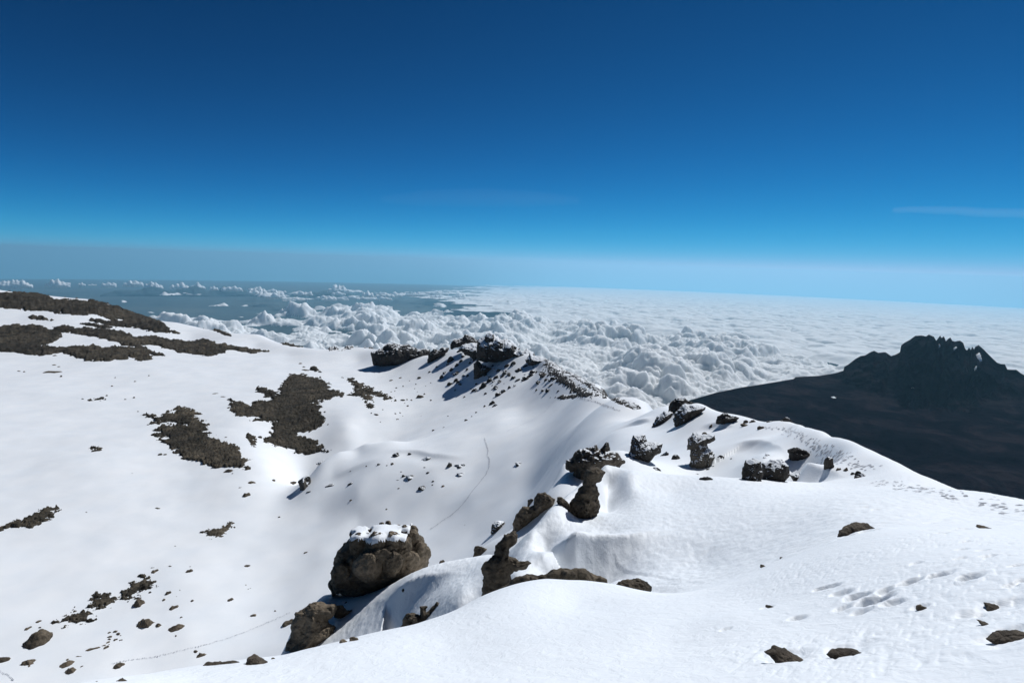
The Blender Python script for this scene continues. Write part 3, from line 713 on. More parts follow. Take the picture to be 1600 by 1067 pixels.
# --- small stones: a few shapes, each stone an object of its own
def stone_mesh(name, seed, mat, flat=0.6, sharp=False):
    n_ = 22; g = np.linspace(-1.35, 1.35, n_*2); X, Y, Zz = np.meshgrid(g, g, g, indexing='ij')
    a = 1.0; d = np.sqrt(X**2+(Y*1.15)**2+(Zz/flat)**2)-a
    rng = random.Random(seed)
    for _ in range(7):                       # flat broken faces
        v = np.array([rng.uniform(-1, 1), rng.uniform(-1, 1), rng.uniform(-.6, 1)]); v /= np.linalg.norm(v)
        d = np.maximum(d, X*v[0]+Y*v[1]+Zz*v[2]-rng.uniform(.5, .82)*(flat if abs(v[2]) > .6 else 1))
    d = d+0.16*fbm3(X*1.6+seed*5, Y*1.6, Zz*1.6, seed, 4, 0.55)
    V, Q = surface_nets(d, np.array([g[0]]*3), g[1]-g[0])
    V[:, 0] /= max(1e-6, np.abs(V[:, 0]).max()); V[:, 1] /= np.abs(V[:, 1]).max(); V[:, 2] /= V[:, 2].max()
    me = mesh_obj(name, V, Q, mat); dta = me.data; bpy.data.objects.remove(me); return dta
STONES = [stone_mesh('stone', s, M_rock, f) for s, f in ((1, .6), (2, .75), (3, .5), (4, .65), (5, .8), (6, .55))]
CRAGS = [stone_mesh('crag', s, M_crag, f) for s, f in ((11, .7), (12, .8), (13, .6), (14, .7))]
SNOWED = [stone_mesh('snowy_rock', s, M_rocksnow, f) for s, f in ((21, .7), (22, .8), (23, .6))]
_srng = random.Random(5)
def stone(px, py, w, h, label, cat='stone', group=None, kinds=None, name='stone', yaw=None, sink=0.35, tilt=0.0):
    """a stone seen w by h photo pixels large with its middle at (px, py)"""
    p = at_px(px, py+h*0.35)
    if p is None: return None
    sc = px_scale(p); o = bpy.data.objects.new(name, _srng.choice(kinds or STONES)); scene.collection.objects.link(o)
    W = w*sc*0.5; H = h*sc
    dep = -p[2]/np.linalg.norm(p); ca = math.sqrt(1-dep*dep)      # seen from above: share the apparent height between depth and height
    hy = min(W*_srng.uniform(.65, 1.0), 0.75*H/(2*max(dep, 0.12))); Hz = max(0.5*H, (H-hy*2*dep*0.8)/ca)
    o.scale = (W*1.04, hy, Hz*0.95); H = Hz
    p = p*1.0; az = math.atan2(p[0], p[1])
    q = p*(1+W*0.5/np.linalg.norm(p))
    o.location = (q[0], q[1], p[2]-H*sink*0.6)
    o.rotation_euler = (0, tilt, -az+_srng.choice((0, math.pi))+_srng.uniform(-.25, .25) if yaw is None else yaw)
    tag(o, label, cat, group)
    return o

# --- stony ground showing through the snow
def patch(name, label, cat, poly, amp=4.0, holes=(), hmax=None, rough=1.0, mat=None, scale=1.0, frag=0.0, seed=1, group=None, step=1.0, fade=3.0, terr=None, lift=1.0, kind=None):
    P = np.array(poly, float); a_, t_ = pix_dir(P[:, 0], P[:, 1])
    rs = []
    for (x, y) in P:
        q = (terr or at_px)(x, y+ (1.0 if terr is None else 0))
        if q is not None: rs.append(math.hypot(q[0], q[1]))
    rs = np.array(rs); tm = float(np.median(t_))
    da = step*1.0/FPX; dl = step*0.8/(FPX*max(tm, 0.05))
    aa = np.arange(a_.min()-6/FPX, a_.max()+6/FPX, da); ll = np.arange(math.log(rs.min()*0.97), math.log(rs.max()*1.04)+dl*2, dl)
    if len(aa)*len(ll) > 600000: ll = np.linspace(ll[0], ll[-1], 600000//len(aa))
    A, L = np.meshgrid(aa, ll); R = np.exp(L)
    Zt = np.concatenate([(terrain_z if terr is None else mountain_z)(A[i:i+200], L[i:i+200]) for i in range(0, len(ll), 200)])
    X = R*np.sin(A); Y = R*np.cos(A)
    px, py = project(np.stack([X, Y, Zt], -1)); st = min(4.0, 0.7/max(tm, 0.08))
    sd = poly_sd(px, py*st, P*[1, st])
    for hpoly in holes:
        hp = np.array(hpoly, float); sd = np.minimum(sd, -poly_sd(px, py*st, hp*[1, st]))
    rm = float(np.median(rs)); s = rm/FPX*14*scale       # metres in about 14 pixels
    n1 = fbm2(X/s+seed*3.1, Y/s, seed+100, 6, 0.62)
    m_ = sd*0.8+amp*1.7*n1-frag*amp*0.8-0.3
    n2 = fbm2(X/(s*0.35)+seed, Y/(s*0.35), seed+140, 4, 0.6)
    m_ = m_-np.clip(n2-0.5, 0, 1)*amp*6
    n3 = fbm2(X/(s*0.10)+seed, Y/(s*0.10), seed+150, 3, 0.6); m_ = m_+amp*0.25*n3*np.exp(-np.clip(sd, 0, 60)/(amp*1.5))
    h0 = (hmax if hmax is not None else 1.2*rm/FPX)*lift
    cs, sn = math.cos(0.6), math.sin(0.6)
    st_ = ridged2((X*cs+Y*sn)/(s*2.2), (-X*sn+Y*cs)/(s*0.7), seed+190, 4)-0.9
    rg = 2.2*np.clip(st_, -0.3, 2)+fbm2(X/(s*0.45), Y/(s*0.45), seed+170, 5, 0.62)+0.5*np.clip(worley2(X/(s*0.16), Y/(s*0.16), seed), 0, 1)
    Z2 = Zt+h0*np.clip(m_/fade, -1.2, 1)+np.where(m_ > 0, np.clip(m_/2, 0, 1)*np.abs(rg)*rough*1.3*rm/FPX, 0)
    kv = m_ > -fade*0.9
    kf = kv[:-1, :-1] | kv[1:, :-1] | kv[:-1, 1:] | kv[1:, 1:]
    V, Q = compact(np.stack([X, Y, Z2], -1).reshape(-1, 3), grid_quads(*A.shape, kf))
    c = V.mean(0); o = mesh_obj(name, V-c, Q, mat or M_scree); o.location = Vector(c)
    tag(o, label, cat, group, kind or 'thing'); return o
def near_rock(label, poly, base, seed, thick=0.3, **k):
    o = outline_rock('rock', label, 'rock', poly, base=base, thick=thick, seed=seed, res=64, mat=M_rock_near, lobes=4, lobe=0.06, rough=0.06, push=-0.2, lean=1.1, **k); o.location.z -= 0.035; return o
# ---------------------------------------------------------------- bare stony ground in the crater and on the left hill
patch('scree_field', 'long dark brown bare hillside under the snow line at the far left skyline', 'bare ground', [(-60, 452), (0, 457), (52, 457), (70, 459), (84, 467), (105, 467), (154, 471), (175, 478), (201, 486), (241, 497), (250, 503), (262, 510), (280, 522), (245, 519), (210, 513), (175, 510), (157, 505), (136, 500), (160, 500), (191, 501), (149, 493), (105, 491), (70, 486), (26, 484), (0, 481), (-60, 480)],
    amp=3.0, seed=1, scale=1.2)
patch('scree_field', 'broad dark bare ground at the left edge with a white snow tongue inside it', 'bare ground', [(-60, 512), (0, 510), (35, 507), (60, 508), (80, 515), (100, 507), (108, 511), (140, 513), (175, 515), (196, 520), (210, 526), (245, 526), (271, 531), (300, 534), (315, 530), (325, 531), (340, 537), (370, 541), (420, 549), (395, 552), (360, 547), (330, 557), (300, 553), (282, 551), (262, 545), (235, 537), (224, 540), (240, 549), (262, 556), (236, 555), (238, 562), (217, 565), (201, 557), (196, 562), (168, 564), (138, 564), (119, 559), (96, 552), (87, 555), (49, 554), (0, 549), (-60, 549)],
    amp=3.0, seed=2, scale=1.2, holes=[[(94, 519), (120, 522), (150, 527), (195, 539), (225, 545), (180, 541), (165, 544), (140, 540), (120, 541), (98, 544), (68, 541), (84, 535), (95, 526)]])
patch('scree_field', 'narrow dark strip of stones in the snow between the two bare hillsides at the left', 'bare ground', [(40, 494), (62, 494), (86, 501), (66, 501), (45, 499)], amp=2.0, seed=3)
patch('scree_field', 'thin dark streak below the far left hillside, ending beside the skyline notch', 'bare ground', [(124, 505), (150, 505), (184, 513), (150, 512), (136, 509)], amp=2.0, seed=4)
patch('scree_field', 'ragged brown bare ground in the bowl, left of the two large dark areas', 'bare ground', [(225, 648), (233, 647), (245, 652), (252, 647), (272, 644), (277, 636), (285, 635), (315, 647), (305, 649), (307, 655), (327, 664), (320, 670), (327, 680), (345, 690), (365, 695), (377, 707), (385, 720), (390, 732), (375, 731), (332, 729), (307, 721), (280, 714), (267, 700), (250, 687), (265, 686), (237, 679), (255, 677), (242, 670), (255, 667), (237, 662), (247, 659)],
    amp=4.5, seed=5, holes=[[(255, 661), (275, 661), (290, 664), (275, 665), (258, 665)]])
patch('scree_field', 'largest dark bare ground in the middle of the snow bowl, spreading in three lobes', 'bare ground', [(455, 586), (470, 585), (495, 591), (510, 596), (515, 607), (540, 616), (525, 622), (490, 629), (502, 635), (504, 647), (510, 661), (495, 669), (472, 676), (460, 676), (477, 685), (500, 690), (500, 696), (514, 706), (475, 710), (445, 701), (415, 692), (415, 685), (427, 679), (422, 662), (427, 660), (397, 657), (405, 652), (375, 650), (357, 640), (360, 625), (370, 626), (392, 635), (395, 629), (422, 626), (420, 620), (400, 612), (402, 606), (415, 607), (435, 615), (440, 600)], amp=4.0, seed=6)
patch('scree_field', 'small dark stony bank between the two large bare areas of the bowl', 'bare ground', [(382, 679), (390, 679), (400, 687), (402, 697), (390, 691)], amp=3.0, seed=7)
patch('scree_field', 'thin brown stony ridge running down the snow right of the largest bare ground', 'bare ground', [(541, 591), (551, 592), (570, 603), (595, 614), (616, 625), (606, 625), (582, 617), (570, 615), (586, 621), (584, 625), (565, 622), (547, 616), (553, 612), (560, 610), (547, 598)], amp=4.5, seed=8, frag=0.15)
patch('scree_field', 'small ring of stones below the thin brown ridge in the bowl', 'bare ground', [(570, 629), (582, 629), (588, 636), (578, 638), (570, 634)], amp=4.5, seed=9, frag=0.2)
patch('scree_field', 'dark sloping stone bank at the left edge, low in the bowl', 'bare ground', [(-30, 832), (0, 825), (15, 817), (35, 812), (55, 803), (72, 793), (85, 791), (92, 795), (80, 805), (72, 816), (50, 823), (35, 821), (15, 826), (-30, 838)], amp=3.5, seed=10)
patch('scree_field', 'small brown stone heap on the open snow below the ragged bare ground', 'bare ground', [(318, 833), (330, 825), (350, 824), (360, 817), (367, 822), (352, 830), (345, 838), (330, 841)], amp=4.0, seed=11, frag=0.15)
patch('scree_field', 'thin dark crescent of stones alone on the wide left snowfield', 'bare ground', [(122, 624), (140, 621), (150, 623), (167, 619), (160, 626), (140, 627)], amp=3.0, seed=12, frag=0.1)
patch('scree_field', 'little dark stone strip alone on the snow left of the ragged bare ground', 'bare ground', [(134, 702), (148, 698), (164, 698), (158, 703), (143, 704)], amp=3.0, seed=13, frag=0.1)
patch('scree_field', 'dark bank of broken stones, upper end of the row at lower left', 'bare ground', [(192, 928), (195, 915), (208, 910), (222, 903), (240, 904), (246, 910), (236, 920), (222, 926), (212, 934), (196, 936)], amp=5.0, seed=14, frag=0.12)
patch('scree_field', 'broken stones in the middle of the row at lower left', 'bare ground', [(138, 946), (148, 928), (160, 927), (185, 932), (184, 940), (170, 948), (150, 950)], amp=6.0, seed=15, frag=0.25)
patch('scree_field', 'broken stones at the lower end of the row at lower left', 'bare ground', [(84, 972), (105, 960), (122, 953), (145, 960), (140, 972), (110, 972), (92, 978)], amp=6.0, seed=16, frag=0.2)
patch('scree_field', 'low dark rocks breaking the skyline left of the middle', 'bare ground', [(433, 533), (448, 534), (465, 538), (474, 543), (455, 541), (440, 538)], amp=1.5, seed=17)
patch('scree_field', 'dark rocks on the skyline notch right of the far left hillside', 'bare ground', [(318, 513), (332, 512), (345, 517), (360, 522), (364, 526), (350, 524), (338, 518)], amp=1.5, seed=18)
patch('scree_field', 'small dark peak of stones just above the largest bare ground', 'bare ground', [(484, 578), (489, 573), (494, 575), (504, 582), (492, 581)], amp=1.5, seed=19, lift=2.0)
for q in ((468, 568, 8, 3), (474, 573, 8, 3), (478, 578, 14, 3), (535, 590, 10, 2), (339, 615, 12, 2), (348, 620, 8, 2)):
    stone(*q, 'dark stone on the snow above the largest bare ground', 'stone', 'stones above the largest bare ground')

# ---------------------------------------------------------------- the far ridge
RG = dict(mat=M_crag, lobes=5, lobe=0.08, rough=0.05, sharp=True, lean=0.4)
outline_rock('crag', 'wide black crag on the skyline, left of the pointed peaks', 'crag', [(583, 552), (590, 549), (599, 546), (606, 538), (615, 537), (632, 540), (640, 542), (653, 545), (670, 549), (664, 558), (655, 565), (643, 570), (632, 573), (616, 572), (605, 570), (596, 569), (586, 569)], base=(625, 566), thick=0.9, seed=31, res=100, **RG)
outline_rock('crag', 'dark block on the skyline between the wide black crag and the pointed peaks', 'crag', [(670, 553), (678, 546), (686, 547), (692, 543), (701, 543), (699, 550), (690, 556), (680, 561), (668, 567)], base=(680, 563), thick=0.9, seed=32, res=60, **RG)
outline_rock('crag', 'left of the two pointed dark peaks at the top of the far ridge', 'crag', [(704, 539), (709, 533), (716, 531), (723, 529), (728, 523), (737, 527), (748, 534), (748, 544), (738, 542), (730, 538), (722, 539), (712, 543), (705, 545)], r=770, thick=0.9, seed=33, res=70, **RG)
outline_rock('crag', 'highest dark rocky peak of the far ridge, right of the other peak', 'crag', [(746, 556), (747, 533), (756, 527), (764, 521), (772, 523), (784, 532), (791, 530), (800, 537), (810, 544), (819, 551), (824, 548), (830, 552), (838, 558), (830, 566), (817, 568), (806, 562), (793, 565), (783, 566), (774, 565), (764, 562), (757, 564), (748, 562)], base=(785, 562), thick=0.9, seed=34, res=120, mat=M_crag2, lobes=6, lobe=0.10, rough=0.06, sharp=True, lean=0.5,
    blobs=[(757, 545, 9), (777, 540, 9), (795, 548, 9), (812, 556, 7), (765, 530, 8)])
outline_rock('crag', 'snow-streaked rocky saddle between the two pointed dark peaks', 'crag', [(718, 546), (722, 539), (732, 537), (742, 537), (750, 536), (754, 550), (752, 566), (738, 558), (726, 553)], base=(742, 562), thick=0.9, seed=36, res=70, mat=M_crag2, lobes=6, lobe=0.09, rough=0.06, sharp=True, lean=0.8)
outline_rock('crag', 'low rock shoulder running right from the highest peak', 'crag', [(822, 562), (828, 554), (838, 557), (852, 560), (866, 567), (858, 571), (840, 571), (826, 570)], base=(838, 568), thick=0.9, seed=37, res=70, mat=M_crag2, lobes=6, lobe=0.08, rough=0.05, sharp=True, lean=0.8)
outline_rock('crag', 'dark leaning rock tooth below the highest peak, casting a long shadow on the snow', 'crag', [(741, 592), (741, 569), (746, 563), (752, 569), (759, 572), (768, 575), (762, 583), (750, 592)], base=(750, 588), thick=0.9, seed=35, res=60, **RG)
patch('scree_field', 'dark stony edge falling along the right skyline of the far ridge', 'bare ground', [(848, 559), (873, 568), (894, 579), (915, 590), (941, 608), (968, 622), (994, 633), (1005, 639), (990, 639), (965, 631), (940, 617), (912, 600), (890, 586), (868, 574), (850, 565)], amp=2.5, seed=41, mat=M_crag, rough=0.25, lift=0.8)
patch('scree_field', 'streaky dark stones inside the right edge of the far ridge', 'bare ground', [(848, 569), (858, 567), (872, 574), (884, 585), (895, 592), (906, 604), (918, 611), (946, 616), (948, 621), (930, 621), (905, 621), (893, 613), (880, 603), (866, 597), (866, 590), (855, 580)], amp=4.5, seed=42, mat=M_crag, frag=0.28, scale=0.7, rough=0.4)
patch('scree_field', 'flat dark stone strip at the foot of the streaky stones on the far ridge', 'bare ground', [(858, 621), (880, 618), (905, 616), (906, 621), (880, 625)], amp=2.5, seed=43, mat=M_crag, frag=0.1, rough=0.4)
for poly, lb, sd_ in (([(512, 546), (516, 542), (524, 543), (528, 546), (518, 549)], 'low dark rocks on the skyline right after the snow dips, left of the snowy crest', 51),
    ([(530, 548), (545, 541), (555, 542), (550, 545), (540, 547)], 'dark rocks along the left start of the snowy crest', 52),
    ([(572, 543), (584, 538), (597, 538), (590, 543), (582, 545)], 'dark rocks on the crest touching the wide black crag', 53)):
    patch('rock_outcrop', lb, 'rock', poly, amp=2.0, seed=sd_, mat=M_crag, rough=1.5)
ribs = [(802, 568, 9, 8), (792, 571, 9, 6), (808, 578, 16, 8), (820, 572, 12, 5), (827, 587, 13, 7), (834, 581, 12, 6), (852, 585, 18, 6), (861, 593, 12, 5), (843, 597, 11, 5), (861, 601, 9, 4), (857, 610, 9, 5), (803, 590, 9, 6), (790, 580, 10, 6), (784, 588, 9, 5), (797, 584, 9, 4), (756, 602, 13, 11), (766, 594, 10, 7), (775, 589, 9, 6), (796, 605, 6, 6), (787, 611, 10, 7), (780, 616, 12, 6), (768, 629, 11, 8), (773, 633, 9, 6), (819, 590, 7, 5), (868, 583, 8, 4), (872, 611, 7, 4), (745, 610, 6, 4), (750, 560, 6, 5),
    (712, 594, 10, 7), (704, 599, 10, 7), (690, 589, 10, 8), (695, 582, 7, 5), (707, 561, 14, 8), (727, 554, 16, 7), (720, 564, 9, 6), (715, 570, 8, 5), (707, 577, 9, 5), (741, 562, 7, 6), (735, 567, 6, 4), (700, 569, 7, 4), (718, 549, 8, 4), (731, 577, 6, 4), (725, 587, 6, 4), (683, 573, 5, 3), (672, 581, 5, 3)]
_r = random.Random(77); _zone = [(690, 575), (725, 548), (748, 566), (800, 566), (850, 566), (872, 592), (862, 612), (800, 606), (770, 625), (745, 610), (700, 602)]
while len(ribs) < 105:
    x, y = _r.uniform(690, 870), _r.uniform(548, 625)
    if poly_sd(np.array([x]), np.array([y]), _zone)[0] > 0: w = _r.uniform(3, 10); ribs.append((x, y, w, w*_r.uniform(.4, .7)))
for i, q in enumerate(ribs):
    stone(q[0], q[1], q[2]*1.15, q[3]*1.1, 'dark rock jutting from the steep snow of the far ridge', 'rock', 'rocks on the steep inner side of the far ridge', CRAGS+SNOWED[:1], 'rock', tilt=-0.35)
smalls = [(655, 590, 7, 5), (657, 619, 12, 7), (663, 615, 6, 4), (613, 594, 9, 3), (625, 590, 7, 3), (620, 606, 6, 3), (630, 603, 4, 3), (612, 612, 4, 2), (617, 611, 4, 2), (629, 625, 8, 4), (636, 624, 6, 3), (643, 625, 7, 3), (637, 634, 8, 4), (633, 630, 4, 2), (625, 645, 7, 3), (618, 646, 4, 3), (622, 655, 7, 3), (630, 650, 4, 2), (587, 648, 9, 5), (580, 645, 5, 3), (594, 659, 3, 2), (725, 620, 6, 4), (728, 656, 7, 4), (737, 650, 4, 3), (744, 644, 4, 3), (677, 672, 5, 3), (694, 667, 5, 2), (758, 634, 5, 4), (673, 625, 4, 3), (648, 607, 4, 2), (652, 612, 4, 2), (665, 603, 3, 2), (673, 598, 3, 2), (700, 650, 3, 2), (658, 650, 4, 2), (711, 609, 5, 4), (720, 601, 4, 3), (640, 595, 3, 2), (650, 600, 3, 2), (601, 625, 3, 2), (598, 640, 3, 2)]
for q in smalls:
    stone(*q, 'small dark stone on the snow between the bowl and the far ridge', 'stone', 'stones below the far ridge', STONES)

# ---------------------------------------------------------------- mound in the middle
for q in ((503, 721, 16, 7, 'narrow dark rock on the left brow of the snow mound'), (518, 758, 20, 7, 'flat snow-covered rock at the left foot of the snow mound'), (481, 752, 28, 24, 'dark rock capped with snow at the left corner of the mound'), (621, 710, 15, 10, 'bluish shaded rock under the crest of the mound, left of two'), (667, 715, 18, 9, 'rock under the crest of the mound, half buried in snow, right of two'), (644, 743, 21, 11, 'broad dark rock in the middle of the mound'), (662, 762, 17, 8, 'dark rock at the lower edge of the mound'), (701, 726, 12, 12, 'upright dark rock at the right end of the mound'), (723, 728, 26, 11, 'widest dark rock at the right end of the mound, beside the footprints'), (722, 739, 18, 9, 'dark rock just below the widest rock beside the footprints'), (812, 724, 15, 8, 'lone dark pointed rock on the smooth slope right of the footprints'), (483, 768, 9, 4, 'little stone at the foot of the snow-capped corner rock')):
    stone(*q[:4], q[4], 'rock', None, SNOWED+CRAGS[:1], 'rock')
for q in ((549, 755, 12, 5), (547, 736, 5, 3), (573, 728, 4, 3), (593, 725, 7, 4), (613, 724, 10, 6), (641, 709, 9, 5), (632, 743, 8, 5), (622, 750, 11, 4), (670, 738, 8, 4), (676, 752, 6, 4), (694, 759, 8, 4), (663, 730, 6, 3), (623, 763, 4, 3), (676, 757, 5, 3), (628, 737, 5, 3), (605, 727, 4, 3)):
    stone(*q, 'small dark rock sticking out of the mound in the middle', 'rock', 'small rocks on the mound', CRAGS+STONES, 'rock')
for q in ((550, 781, 7, 3, 'stone on the snow below the left part of the mound'), (604, 795, 8, 4, 'stone on the snow below the middle of the mound'), (726, 820, 4, 3, 'tiny stone on the slope right of the footprint line'), (437, 808, 7, 4, 'small stone alone on the bowl floor left of the mound')):
    stone(*q[:4], q[4])

# ---------------------------------------------------------------- stones in the lower left of the bowl
named = [(52, 1001, 34, 24, 'biggest grey boulder at lower left, sunk in its own snow hollow'), (221, 941, 16, 14, 'round dark stone just below the upper bank of broken stones'), (228, 973, 28, 17, 'large dark stone in the middle of the lower left stones'), (271, 982, 24, 10, 'long flat stone right of the large dark stone'), (275, 949, 14, 7, 'flat stone above the long flat stone'), (294, 892, 11, 6, 'small stone high above the others, beside a tiny one'), (245, 892, 12, 6, 'stone just above the upper bank of broken stones'), (313, 1023, 18, 8, 'dark stone beside the footprint line near the bottom'), (448, 973, 22, 11, 'pointed stone left of the tall dark rock face'), (189, 1039, 15, 8, 'stone under the footprint line at the bottom, right of the pair'), (111, 1048, 17, 11, 'lower stone of the close pair near the bottom left'), (100, 1039, 19, 9, 'upper stone of the close pair near the bottom left'), (45, 1037, 20, 9, 'flat stone below the biggest grey boulder'), (388, 773, 14, 9, 'dark stone cluster between the ragged bare ground and the mound'), (395, 754, 14, 6, 'low stone above the dark stone cluster, left of the mound'), (359, 735, 17, 6, 'thin stone strip touching the tip of the ragged bare ground'), (455, 754, 14, 4, 'row of low stones left of the snow-capped corner rock'), (248, 976, 11, 7, 'stone touching the right side of the large dark stone'), (5, 1030, 16, 9, 'broken stones at the very left edge near the bottom')]
for q in named: stone(*q[:4], q[4], sink=0.25)
for q in ((265, 926, 9, 6), (255, 937, 5, 4), (299, 939, 6, 4), (358, 937, 10, 5), (391, 920, 9, 4), (386, 884, 8, 4), (477, 863, 8, 4), (396, 962, 9, 5), (306, 1017, 8, 5), (107, 1030, 5, 3), (129, 1041, 4, 3), (275, 993, 5, 4), (284, 964, 4, 3), (427, 1028, 5, 3), (430, 954, 4, 3), (150, 1015, 20, 4), (185, 990, 7, 6), (171, 999, 7, 4), (182, 999, 6, 4), (168, 1003, 5, 3), (124, 1026, 9, 3), (47, 981, 10, 4), (63, 971, 9, 4), (62, 981, 4, 3), (247, 794, 8, 3), (205, 740, 5, 2), (249, 710, 7, 4), (258, 710, 8, 3), (426, 750, 7, 4), (549, 781, 5, 3), (297, 885, 3, 3), (276, 932, 4, 2), (281, 922, 4, 2), (266, 884, 4, 2), (239, 887, 6, 3), (274, 853, 3, 2), (381, 774, 5, 3), (376, 762, 6, 3), (364, 740, 5, 3), (406, 683, 6, 5), (352, 683, 5, 2), (139, 958, 5, 3), (200, 940, 4, 3), (384, 914, 3, 2), (172, 988, 5, 3), (189, 1000, 4, 3), (135, 800, 3, 2), (30, 580, 4, 2), (37, 581, 3, 2), (85, 570, 8, 2), (84, 581, 20, 4), (95, 588, 3, 3), (92, 573, 7, 2), (180, 590, 3, 2), (175, 603, 3, 2), (210, 596, 4, 2), (196, 624, 3, 2), (210, 621, 3, 3), (232, 587, 3, 2), (216, 643, 3, 2)):
    stone(*q, 'small dark stone scattered on the snow of the bowl', 'stone', 'small stones scattered in the bowl', sink=0.25)

_r = random.Random(31)
for zone, k_, lb, gp in (([(188, 932), (200, 912), (235, 898), (250, 908), (238, 925), (205, 938)], 16, 'small dark stone broken off the upper stone bank at lower left', 'stones round the upper bank'), ([(136, 948), (150, 926), (190, 930), (192, 942), (160, 952)], 18, 'small dark stone among the middle stone bank at lower left', 'stones round the middle bank'),
        ([(82, 975), (118, 950), (158, 958), (150, 974), (95, 980)], 20, 'small dark stone round the lowest stone bank at lower left', 'stones round the lowest bank'), ([(312, 840), (330, 822), (370, 812), (374, 824), (340, 844)], 10, 'small brown stone beside the stone heap on the open snow', 'stones round the heap on the open snow'),
        ([(160, 1012), (172, 985), (192, 984), (192, 1000), (175, 1010)], 9, 'tiny stone of the loose string below the large dark stone', 'stones of the loose string')):
    while k_ > 0:
        xs_ = [q[0] for q in zone]; ys_ = [q[1] for q in zone]; x, y = _r.uniform(min(xs_), max(xs_)), _r.uniform(min(ys_), max(ys_))
        if poly_sd(np.array([x]), np.array([y]), zone)[0] > 0: w = _r.uniform(2.5, 8); stone(x, y, w, w*_r.uniform(.4, .65), lb, 'stone', gp, sink=0.25); k_ -= 1
# ---------------------------------------------------------------- the near ridge, right of the middle
NR = dict(mat=M_rocksnow, lobes=5, lobe=0.15, rough=0.05, lean=0.5, sharp=True)
outline_rock('outcrop', 'smooth dark round rock on the ridge skyline against the clouds', 'rock', [(1045, 645), (1047, 630), (1056, 623), (1069, 623), (1083, 630), (1080, 640), (1062, 648)], r=178, thick=0.9, seed=61, res=50, mat=M_crag, lobe=0.04, rough=0.04)
outline_rock('outcrop', 'snow-streaked rock just in front of the round skyline rock', 'rock', [(1055, 646), (1062, 637), (1071, 631), (1085, 633), (1102, 636), (1096, 645), (1082, 656), (1068, 666), (1055, 665), (1053, 655)], base=(1070, 660), thick=0.9, seed=62, res=60, **NR)
outline_rock('outcrop', 'snow-streaked rock left of and below the round skyline rock', 'rock', [(1019, 667), (1026, 652), (1039, 643), (1051, 645), (1046, 657), (1035, 664)], base=(1030, 664), thick=0.9, seed=63, res=50, **NR)
outline_rock('outcrop', 'jagged dark rock on the ridge line right of the snow-streaked rocks', 'rock', [(1119, 662), (1121, 651), (1133, 645), (1142, 650), (1154, 653), (1146, 661), (1133, 663)], base=(1135, 660), thick=0.9, seed=64, res=50, mat=M_crag, lobe=0.10, rough=0.1)
outline_rock('outcrop', 'tall two-part rock column on the slope, the one casting shade to its left', 'rock', [(1074, 702), (1076, 687), (1084, 677), (1095, 679), (1116, 680), (1116, 686), (1105, 693), (1105, 700), (1113, 705), (1115, 716), (1108, 728), (1097, 734), (1079, 731), (1079, 709), (1081, 702)], base=(1096, 730), thick=0.9, seed=65, res=80, **NR)
outline_rock('outcrop', 'split grey rock left of the tall two-part column, white snow between its halves', 'rock', [(983, 718), (986, 700), (990, 681), (1007, 680), (1010, 689), (1020, 692), (1034, 693), (1031, 706), (1012, 723), (1000, 721)], base=(1005, 719), thick=0.8, seed=66, res=80, **NR)
outline_rock('outcrop', 'left half of the wide grey rock blocks on the near ridge', 'rock', [(1158, 758), (1161, 733), (1166, 721), (1176, 716), (1188, 721), (1191, 740), (1190, 760)], base=(1176, 750), thick=1.0, seed=67, res=60, mat=M_rocksnow, lobes=4, lobe=0.10, rough=0.04, lean=0.3, sharp=True)
outline_rock('outcrop', 'right half of the wide grey rock blocks on the near ridge', 'rock', [(1189, 760), (1191, 724), (1204, 719), (1223, 718), (1232, 728), (1234, 742), (1225, 756), (1205, 760)], base=(1210, 751), thick=1.0, seed=68, res=60, mat=M_rocksnow, lobes=4, lobe=0.10, rough=0.04, lean=0.3, sharp=True)
outline_rock('outcrop', 'low rock at the right foot of the wide grey blocks, in the wind hollow', 'rock', [(1234, 741), (1247, 740), (1259, 736), (1254, 749), (1241, 754)], base=(1246, 748), thick=0.9, seed=69, res=40, **NR)
outline_rock('outcrop', 'wedge-shaped dark rock above the wide grey blocks, thinning to the right', 'rock', [(1231, 702), (1247, 700), (1259, 705), (1283, 717), (1259, 720), (1236, 720), (1233, 710)], base=(1250, 716), thick=0.9, seed=70, res=60, mat=M_crag, lobe=0.08, rough=0.08)
outline_rock('outcrop', 'upright egg-shaped stone standing on the snow right of the grey blocks', 'rock', [(1287, 733), (1288, 719), (1294, 713), (1301, 716), (1303, 728), (1299, 736)], base=(1296, 731), thick=1.0, seed=71, res=44, mat=M_crag, lobe=0.03, rough=0.04)
for q in ((1309, 733, 9, 6, 'small stone just right of the upright egg-shaped stone'), (1322, 733, 10, 8, 'second small stone right of the upright egg-shaped stone'), (1347, 741, 17, 11, 'round brown stone farthest right of the row on the near ridge'), (1336, 740, 11, 4, 'flat stone touching the round brown stone'), (1227, 655, 17, 9, 'dark stone on the skyline where the ridge bends down to the right'), (1202, 658, 10, 4, 'low dark stone on the skyline left of the bend'), (1178, 658, 12, 5, 'dark stone on the skyline above the footprint path'), (1165, 659, 9, 7, 'pointed stone on the ridge right of the jagged dark rock'), (1191, 668, 13, 6, 'dark stone beside the start of the footprint path'), (1166, 664, 16, 4, 'flat stones under the pointed stone on the ridge'), (1103, 747, 20, 8, 'half-buried brown stone where the smooth snow meets the slope'), (1112, 665, 16, 8, 'small rock below the jagged dark rock'), (1103, 677, 11, 6, 'small rock on top of the tall two-part column')):
    stone(*q[:4], q[4], 'stone', None, STONES+CRAGS)
